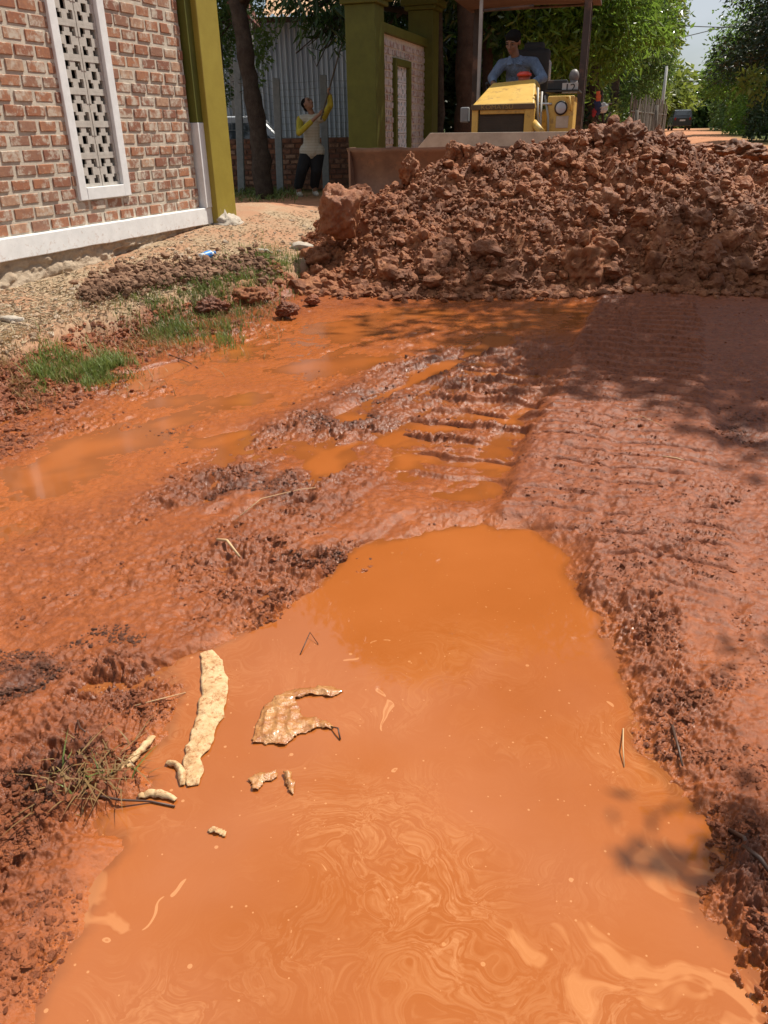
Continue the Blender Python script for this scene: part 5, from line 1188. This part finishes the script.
c1_, c2_, c3_, c4_ = shade_pt(636, 840, 3.0), shade_pt(700, 866, 3.0), shade_pt(745, 655, 3.05), shade_pt(765, 860, 3.1)
cl = [(c1_, (.05, .02, .03), 1.2), (c2_, (.08, .03, .04), 2.2), (c3_, (.06, .04, .04), 1.6), (c4_, (.09, .08, .06), 2.5), ((4.4, 2.4, 3.9), (.35, .3, .3), .4)]
make_tree('roadside_tree', 'small tree reaching a leafy twig over the right side of the puddle', (4.9, 2.2, .1), [(4.9, 2.2, 0, .09), (4.7, 2.2, 1.6, .07), (4.2, 2.3, 3.0, .05), (3.4, 2.3, 3.3, .03), (2.6, 2.3, 3.2, .015)], cl, 420, .07, .03, L_MID, BARK, 'trees lining the road', 23, 5, .03, .3, None, False)

# ================================================================== FAR ROADSIDE THINGS
mb = MB(); r = np.random.default_rng(8); PL = plain_mat('weathered_grey_planks', (.10, .085, .07), (.19, .165, .14), 5, .9, .3, .004)
A_, B_ = gy(628, 134, 33.), gy(664, 131, 47.); A_[2] = .3; B_[2] = .35; L_ = B_-A_; nl = 70
for k in range(nl):
    p = A_+L_*(k+.5)/nl+r.normal(size=3)*[.02, .02, 0]; h_ = 2.0+r.uniform(-.25, .2); mb.box(p+UPZ*h_/2, (.15, .03, h_), np.array([L_/np.linalg.norm(L_), np.cross(UPZ, L_/np.linalg.norm(L_)), UPZ]))
for zz in (.6, 1.5): mb.tube([A_+UPZ*zz, B_+UPZ*zz], .035, 6)
o = mb.build('plank_fence', PL); recenter(o, A_); tag(o, 'grey upright plank fence left of the road beyond the heap', 'fence')
for k, (u, v0, v1, lab) in enumerate([(656, 105, 138, 'short round fence stake in front of the plank fence'), (636, 110, 138, 'leaning fence stake left of the short round one')]):
    a = gy(u, v1, 30); b_ = gy(u+1, v0, 30); a[2] = .3; mb = MB(); mb.tube([a, b_], .06, 8); o = mb.build('fence_stake', PL, smooth=True); recenter(o, a); tag(o, lab, 'fence stake', 'fence stakes left of the road')
a, b_ = gy(659, 131, 52), gy(667, 66, 52); a[2] = .4; mb = MB(); mb.tube([a, b_], [.12, .08], 8); o = mb.build('utility_pole', simple('pale_concrete', (.42, .41, .40), .8), smooth=True); recenter(o, a); tag(o, 'thin pale pole leaning slightly beside the far plank fence', 'pole')
for k, (p0, p1, lab) in enumerate([((655, 25), (712, 27), 'upper overhead wire crossing the strip of sky'), ((655, 44), (712, 30), 'lower slanting overhead wire crossing the strip of sky')]):
    a, b_ = gy(*p0, 40), gy(*p1, 44); a2 = a+(a-b_)*2; b2 = b_+(b_-a)*2; mb = MB(); mb.tube([a2, a, (a+b_)/2, b_, b2], .02, 5); o = mb.build('overhead_wire', BLK); recenter(o, a); tag(o, lab, 'wire', 'overhead wires')
# rack with bundles of coloured cloth and a white sack behind the bulldozer post
b_ = gy(600, 128, 15.2); b_[2] = .35; RK = thing('forked_stand', 'dark forked wooden stand beside the bulldozer post', 'stand', b_)
mb = MB(); f0 = gy(603, 127, 15.2); 
for q_ in ((593, 113), (611, 112), (602, 90)): mb.tube([b_, f0, gy(*q_, 15.2)], [.03, .028, .018], 7)
mb.tube([gy(592, 104, 15.2), gy(612, 104, 15.2)], .018, 7); mb.build('branches', BARK, RK, True)
def bundle(name, cat, lab, pts, rad, m_):
    P = [gy(u, v, 15.12) for u, v in pts]; mb = MB(); t_ = np.linspace(0, len(P)-1, 14); P = np.array(P); Q = np.stack([np.interp(t_, range(len(P)), P[:, i]) for i in range(3)], 1); rr_ = np.interp(t_, range(len(P)), rad)
    mb.tube(Q, rr_*(1+.12*np.sin(t_*9)), 12); V = mb.v[0]; V[:, 1] = 15.12+(V[:, 1]-15.12)*.6; o = mb.build(name, m_, smooth=True); recenter(o, P[-1]); return tag(o, lab, cat)
cm = lambda n_, c_: simple(n_, c_, .8, .2, 20, bump=.6, bdist=.03)
bundle('rolled_cloth', 'cloth', 'bright orange rolled cloth hanging at the top of the stand', [(598, 91), (598.5, 97), (598, 103)], [.03, .045, .04], cm('orange_cloth', (.60, .12, .04)))
bundle('draped_cloth', 'cloth', 'navy blue cloth draped in the middle of the stand', [(594, 102), (597, 104), (599, 109), (597, 115)], [.02, .07, .08, .03], cm('navy_cloth', (.02, .025, .07)))
bundle('draped_scarf', 'cloth', 'dark red cloth strip hanging below the navy cloth', [(597, 106), (594.5, 112), (593, 117)], [.04, .05, .02], cm('red_cloth', (.28, .02, .025)))
bundle('hanging_sack', 'sack', 'white and green plastic sack hanging at the right of the stand', [(602, 103), (603, 107), (603, 113)], [.04, .10, .06], cm('white_plastic', (.50, .50, .48)))

# ================================================================== GRASS, STRAW, STONES
GR = leaf_mat('grass_blade', (.055, .085, .014), (.15, .19, .045), .3, .5); GRD = leaf_mat('muddy_grass_blade', (.15, .085, .03), (.24, .15, .06), .25, .5)
STRAW = simple('dry_straw', (.38, .30, .19), .85, .3, 40)
def blades(P, hgt, wd, r, lean=.5):
    n = len(P); a = r.uniform(0, 2*math.pi, n); H_ = hgt*r.uniform(.45, 1.3, n); W_ = wd*r.uniform(.7, 1.3, n); ln_ = lean*r.uniform(.1, 1.2, n)*H_
    dx = np.stack([np.cos(a), np.sin(a), 0*a], 1); s_ = np.stack([-np.sin(a), np.cos(a), 0*a], 1); V = []
    for t, wf in ((0, 1), (.4, .85), (.75, .55), (1, .05)):
        c = P+dx*(ln_*t*t)[:, None]+np.stack([0*a, 0*a, H_*(t-.25*lean*t*t)], 1); V += [c-s_*(W_*wf/2)[:, None], c+s_*(W_*wf/2)[:, None]]
    V = np.stack(V, 1).reshape(-1, 3); i = np.arange(n)[:, None]*8
    q = np.concatenate([i+[0, 1, 3, 2], i+[2, 3, 5, 4], i+[4, 5, 7, 6]], 1).reshape(-1, 4); return V, q
def grass(name, pts, n, hgt, wd, m_, label, seed, zref=.2, sig=1., lean=.6, kind='stuff'):
    r = np.random.default_rng(seed); out = []
    for (u, v, su, sv, w_) in pts:
        k = int(n*w_); out.append(np.stack([u+r.normal(0, su, k), v+r.normal(0, sv, k)], 1))
    UVp = np.vstack(out); d = Fv[:, None]*FPX+Rv[:, None]*(UVp[:, 0]-384)-Uv[:, None]*(UVp[:, 1]-512); t = (zref-CH)/d[2]; x, y = d[0]*t, d[1]*t
    k = fbm(x*5, y*5, seed, 3) > -.25; x, y = x[k], y[k]; z = terrain(x, y)-.01
    V, q = blades(np.stack([x, y, z], 1), hgt, wd, r, lean); me = np_mesh(name, V, q, False); fattr(me, 'rnd', np.repeat(r.uniform(0, 1, len(x)), 3), 'FACE')
    o = link(name, me, m_); return tag(o, label, None, None, kind)
grass('grass', [(70, 343, 16, 5, .16), (100, 336, 14, 5, .14), (40, 352, 8, 4, .05), (165, 303, 22, 6, .16), (205, 287, 22, 6, .20), (240, 273, 20, 5, .22), (270, 262, 14, 4, .18), (225, 308, 8, 6, .03)], 12000, .080, .005, GR, 'green grass growing along the top of the bank by the brick wall', 31, .20)
grass('dry_grass', [(150, 318, 40, 10, .4), (60, 350, 40, 8, .3), (230, 290, 30, 12, .3), (10, 370, 12, 8, .1)], 4200, .08, .004, GRD, 'withered brown grass and roots on the crumbling bank', 32, .16, lean=1.2)
grass('roadside_grass', [(752, 180, 14, 4, .25), (768, 176, 20, 3, .25), (648, 140, 10, 2, .3), (620, 132, 14, 2, .2)], 2400, .20, .018, GR, 'bright grass growing at the road edges beyond the heap', 33, .38)
grass('shade_grass', [(260, 196, 20, 4, 1.)], 1500, .16, .015, GR, 'thin grass and cut fronds lying in the shade by the low wall', 34, .25, lean=1.6)
T_ = thing('grass_tuft', 'muddy uprooted grass tuft at the left edge of the puddle', 'grass tuft', gz(95, 780, 0))
r = np.random.default_rng(36)
for nm, m_, n, h_ in (('green_blades', GR, 16, .045), ('muddy_blades', GRD, 150, .04)):
    uu = 92+r.normal(0, 24, n); vv = 778+r.normal(0, 13, n)-(uu-92)*.35; P = np.array([gz(a, b_, .02) for a, b_ in zip(uu, vv)]); P[:, 2] = terrain(P[:, 0], P[:, 1])-.004
    V, q = blades(P, h_, .0038, r, 2.1); me = np_mesh(nm, V, q, False); fattr(me, 'rnd', np.repeat(r.uniform(0, 1, n), 3), 'FACE'); link(nm, me, m_, T_)
# straw and chips on the dry strip, stones
def on_strip(n, r):
    out = []
    while sum(len(a) for a in out) < n:
        u = r.uniform(-10, 330, 6000); v = r.uniform(200, 372, 6000); d = Fv[:, None]*FPX+Rv[:, None]*(u-384)-Uv[:, None]*(v-512); t = (.25-CH)/d[2]; x, y = d[0]*t, d[1]*t
        xt = np.interp(y, TOEY, TOEX); ws = (x-WP[0])*WN[0]+(y-WP[1])*WN[1]; k = (xt-x > .30) & (ws > .08) & (y < 11.5); out.append(np.stack([x[k], y[k]], 1))
    return np.vstack(out)[:n]
r = np.random.default_rng(41); Pn = on_strip(6500, r); z = terrain(Pn[:, 0], Pn[:, 1]); D_ = r.normal(size=(len(Pn), 3)); D_[:, 2] *= .25; D_ /= np.linalg.norm(D_, axis=1)[:, None]
V, q = leaves(np.column_stack([Pn, z+.006]), D_, .045, .008, r, 0); tag(link('straw_litter', np_mesh('straw_litter', V, q, False), STRAW), 'pale straw and chips littering the dry strip along the wall', None, None, 'stuff')
Pn = on_strip(1500, r); z = terrain(Pn[:, 0], Pn[:, 1]); V, Fc, R_ = clods(np.column_stack([Pn, z+.004]), .006+.028*r.power(.3, len(Pn))**2, 1, r, .7); me = np_mesh('rubble_stones', V, Fc); fattr(me, 'rnd', R_)
tag(link('rubble_stones', me, clod_mat('pale_rubble', (.34, .24, .16), (.55, .46, .36), (.42, .27, .16), .95, .15)), 'small pale stones and plaster crumbs on the dry strip', None, None, 'stuff')
# low ridge of brown soil thrown against the footing
out = []; r = np.random.default_rng(43); n = 3000; t_ = r.uniform(0, 1, n); uu = np.interp(t_, [0, .3, .7, 1], [85, 130, 200, 268])+r.normal(0, 6, n); vv = np.interp(t_, [0, .3, .7, 1], [282, 270, 262, 254])+r.normal(0, 4.2, n)
d = Fv[:, None]*FPX+Rv[:, None]*(uu-384)-Uv[:, None]*(vv-512); tt = (.30-CH)/d[2]; x, y = d[0]*tt, d[1]*tt; S = .010+.030*r.power(.5, n)**2
V, Fc, R_ = clods(np.column_stack([x, y, terrain(x, y)+S*.4+r.uniform(0, .06, n)]), S, 1, r, .8); me = np_mesh('soil_ridge', V, Fc); fattr(me, 'rnd', R_)
o = link('soil_ridge', me, clod_mat('brown_soil', (.17, .09, .055), (.30, .17, .105), (.36, .22, .14), .9, .15)); recenter(o, gz(170, 266, .3)); tag(o, 'low ridge of dug brown soil between the grass and the wall footing', 'soil heap')
for k, (u, v, s_, lab) in enumerate([(300, 238, .09, 'flat pale stone slab on the ground left of the heap'), (262, 243, .06, 'smaller pale stone near the broken plaster'), (98, 268, .05, 'white plaster lump against the footing'), (122, 262, .045, 'grey plaster lump against the footing, nearer the pillar'), (8, 300, .05, 'grey stone at the left edge by the footing')]):
    p = gz(u, v, .32); g = hz(p[0], p[1]); V = clod_shape(3, 400+k, 12)*np.array([s_*1.5, s_, s_*.5])+[p[0], p[1], g+s_*.25]; o = link('stone', np_mesh('stone', V, ICO[3][1], True), RUBBLE); recenter(o, (p[0], p[1], g)); tag(o, lab, 'stone', 'pale stones near the wall')

# ================================================================== LITTER IN AND BY THE PUDDLE
SACK = NT('muddy_woven_sack'); o_ = SACK.pos(); c_ = SACK.mix(SACK.ramp(SACK.noise(30, 7, .7, o_), [(.40, 0.), (.60, 1.)]), (.46, .28, .13), (.60, .42, .23)); c_ = SACK.mix(SACK.ramp(SACK.noise(75, 8, .8, o_), [(.50, 0.), (.60, .9)]), c_, (.30, .115, .04))
SACK.bsdf(c_, .7, SACK.bump(SACK.noise(160, 4, .6, o_), .5, .003), 0, .3); SACK = SACK.m
def strip(name, label, cat, path, m_, z0=.004, arch=.004, seed=1, nx=70, nw=14, thick=.0015):
    """crumpled strip: path of (u, v, half width in px)"""
    r = np.random.default_rng(seed); C_ = np.array([gz(u, v, z0)[:2] for u, v, _ in path]); Wp = np.array([w_*np.linalg.norm(gz(u+1, v, z0)-gz(u, v, z0)) for u, v, w_ in path])
    t = np.linspace(0, len(path)-1, nx); k = range(len(path)); c = np.stack([np.interp(t, k, C_[:, i]) for i in (0, 1)], 1)
    for _ in range(4): c[1:-1] = (c[:-2]+c[2:]+2*c[1:-1])/4
    W_ = np.interp(t, k, Wp); T_ = np.gradient(c, axis=0); T_ /= np.linalg.norm(T_, axis=1)[:, None]; N_ = np.stack([-T_[:, 1], T_[:, 0]], 1); a = np.linspace(-1, 1, nw); V = []
    for i in range(nx):
        for s_ in a:
            p = c[i]+N_[i]*s_*W_[i]*(1+.22*float(fbm(np.array([i*.11]), np.array([s_*.4+seed]), seed, 3)[0])); V.append([p[0], p[1], z0+arch*(1-s_*s_)*min(1, 4*min(i, nx-1-i)/nx+.15)])
    V = np.array(V); V[:, 2] += .0022*fbm(V[:, 0]*55, V[:, 1]*55, seed, 3)+.0012*np.sin(np.repeat(np.arange(nx), nw)*.8); V[:, :2] += .002*np.stack([pn(V[:, 0]*60, V[:, 1]*60, seed+3), pn(V[:, 0]*60, V[:, 1]*60, seed+4)], 1)
    q = [[i*nw+j, i*nw+j+1, (i+1)*nw+j+1, (i+1)*nw+j] for i in range(nx-1) for j in range(nw-1)]
    o = link(name, np_mesh(name, V, q, True), m_); s2 = o.modifiers.new('thick', 'SOLIDIFY'); s2.thickness = thick; recenter(o, (c[nx//2][0], c[nx//2][1], 0)); return tag(o, label, cat)
strip('torn_sack_strip', 'long cream strip of torn woven sack lying at the left shore of the puddle', 'sack strip', [(206, 652, 6), (213, 664, 11), (215, 690, 13), (208, 718, 14), (199, 745, 11), (191, 760, 8), (194, 772, 10), (193, 785, 5)], SACK, seed=2)
strip('torn_sack_strip', 'small curled cream shred beside the lower end of the long strip', 'sack strip', [(166, 763, 2), (176, 764, 3), (182, 774, 4), (182, 785, 2)], SACK, seed=3, nx=30, nw=8, arch=.008)
strip('torn_sack_strip', 'narrow cream strip on the mud between the grass tuft and the puddle', 'sack strip', [(153, 736, 4), (146, 746, 4), (135, 757, 4), (122, 772, 4), (112, 782, 3)], SACK, seed=4, nx=40, nw=8, arch=.009, z0=.012)
strip('torn_sack_strip', 'muddy shred of sack lying on the water below the long strip', 'sack strip', [(138, 797, 3), (150, 793, 4), (162, 794, 4), (176, 800, 2)], SACK, seed=5, nx=30, nw=8, arch=.008)
PB = NT('muddy_plastic_film'); o_ = PB.pos(); c_ = PB.mix(PB.ramp(PB.noise(28, 7, .75, o_), [(.38, 0.), (.60, 1.)]), (.30, .095, .020), (.47, .23, .08)); c_ = PB.mix(PB.ramp(PB.noise(60, 8, .8, o_), [(.58, 0.), (.66, 1.)]), c_, (.20, .07, .025))
PB.bsdf(c_, .28, PB.bump(PB.noise(50, 5, .6, o_), .8, .01), 0, .6, coat=.4); PB = PB.m
def patch(name, label, poly, m_, seed, cell=.003, lift=.006, kind=None, cat='plastic sheet'):
    P = G(*poly); x0, x1 = min(p[0] for p in P), max(p[0] for p in P); y0, y1 = min(p[1] for p in P), max(p[1] for p in P); gx = np.arange(x0, x1, cell); gy_ = np.arange(y0, y1, cell); X, Y_ = np.meshgrid(gx, gy_)
    d = _sdf(P, X, Y_)+.004*pn(X*60, Y_*60, seed); Z_ = .0035+lift*ss(0, .02, d)*(.5+.6*np.abs(fbm(X*22, Y_*22, seed, 3)))+.0045*(1-np.abs(pn(X*18, Y_*18, seed+1))*5).clip(0, 1); ok = d > 0
    ii = np.arange(X.size).reshape(X.shape); q = np.stack([ii[:-1, :-1], ii[:-1, 1:], ii[1:, 1:], ii[1:, :-1]], -1).reshape(-1, 4); k = ok.ravel()[q].all(1); q = q[k]; used = np.unique(q); mp_ = np.full(X.size, -1); mp_[used] = np.arange(len(used))
    o = link(name, np_mesh(name, np.stack([X, Y_, Z_], -1).reshape(-1, 3)[used], mp_[q], True), m_); o.modifiers.new('thick', 'SOLIDIFY').thickness = .001; recenter(o, (sum(p[0] for p in P)/len(P), sum(p[1] for p in P)/len(P), 0)); return tag(o, label, cat)
patch('plastic_bag', 'brown muddy plastic bag floating half sunk in the puddle', [(251, 744), (256, 725), (263, 708), (276, 697), (292, 690), (312, 688), (330, 686), (345, 692), (333, 698), (312, 696), (296, 700), (303, 716), (326, 722), (338, 730), (318, 730), (298, 736), (286, 747)], PB, 5, cat='plastic bag')
patch('plastic_scrap', 'crumpled plastic scrap left of the small fin in the puddle below the bag', [(248, 781), (258, 774), (276, 772), (281, 778), (266, 783), (260, 792), (252, 791)], PB, 6)
patch('plastic_scrap', 'pointed fin of plastic standing out of the puddle below the bag', [(281, 772), (292, 772), (295, 785), (297, 808), (291, 796), (285, 784)], PB, 7, lift=.02)
patch('plastic_scrap', 'pale scrap of film floating nearest the left shore', [(205, 832), (214, 827), (228, 832), (229, 840), (219, 836)], SACK, 8)
# twigs and sticks
TWG = simple('wet_dark_twig', (.07, .035, .022), .5); TWL = simple('pale_straw_stalk', (.50, .33, .17), .7)
for k, (uv, rad, m_, lab) in enumerate([
    (((730, 828), (742, 845), (752, 868)), .0045, TWG, 'thick dark wet stick at the right edge of the puddle'), (((740, 856), (756, 872), (775, 886)), .0048, TWG, 'second dark wet stick at the right edge, nearest the corner'),
    (((624, 724), (623, 745), (625, 762)), .0016, TWL, 'thin pale twig standing at the right shore of the puddle'), (((671, 732), (678, 752), (682, 768)), .003, TWG, 'short brown stick in the mud right of the puddle'),
    (((80, 797), (120, 800), (150, 797), (174, 802)), .0028, TWG, 'long muddy twig running from the grass tuft into the puddle'), (((136, 712), (165, 700), (185, 688)), .0013, TWL, 'pale straw lying just left of the long sack strip'),
    (((218, 546), (228, 550), (240, 560)), .005, TWL, 'pale flat chip of wood on the mud slope'), (((662, 462), (675, 465), (690, 468)), .003, TWL, 'pale dry straw on the right hand track'),
    (((232, 520), (262, 506), (300, 495), (316, 493)), .0018, TWL, 'long pale straw among the dark clods'), (((300, 650), (310, 632), (318, 640)), .0015, TWG, 'bent dark twig at the top left shore of the puddle'),
    (((78, 722), (82, 735), (88, 742)), .002, TWG, 'short dark twig standing above the grass tuft'), (((612, 432), (640, 425), (668, 437)), .0012, TWL, 'thin curved stalk on the track marks in the sun'),
    (((160, 352), (188, 362), (198, 368)), .003, TWG, 'brown root sticking out of the bank'), (((340, 735), (338, 728), (330, 722)), .002, TWG, 'dark twig poking out beside the plastic bag')]):
    P = []
    for i, (u, v) in enumerate(uv): p = gz(u, v, .015); P.append([p[0], p[1], max(hz(p[0], p[1]), 0)+rad*1.2+(.012 if i == 1 else 0)])
    mb = MB(); mb.tube(P, [rad, rad*.95]+[rad*.7]*(len(P)-2), 7); o = mb.build('twig' if rad < .004 else 'stick', m_, smooth=True); recenter(o, P[0]); tag(o, lab, 'twig' if rad < .004 else 'stick', 'sticks and straws lying about the puddle')
# blue drinks bottle by the pillar
p = gz(202, 250, .32); g = hz(p[0], p[1])+.033; BT = thing('water_bottle', 'crushed clear water bottle with a blue label lying at the foot of the mustard pillar', 'bottle', (p[0], p[1], g-.03))
ax_ = np.array([.55, .80, .10]); c = np.array([p[0], p[1], g]); mb = MB(); mb.tube([c-ax_*.03, c-ax_*.025, c+ax_*.02, c+ax_*.05, c+ax_*.10, c+ax_*.12, c+ax_*.135], [.02, .031, .030, .032, .031, .013, .012], 16)
mb.build('bottle_body', simple('clear_plastic', (.62, .70, .75), .12, spec=.8), BT, True); mb = MB(); mb.tube([c+ax_*.015, c+ax_*.09], [.0335, .0338], 16, False); mb.build('paper_label', simple('blue_label', (.03, .22, .62), .4), BT, True); mb = MB(); mb.tube([c+ax_*.135, c+ax_*.152], .0155, 12); mb.build('cap', simple('blue_cap', (.03, .18, .5), .4), BT, True)
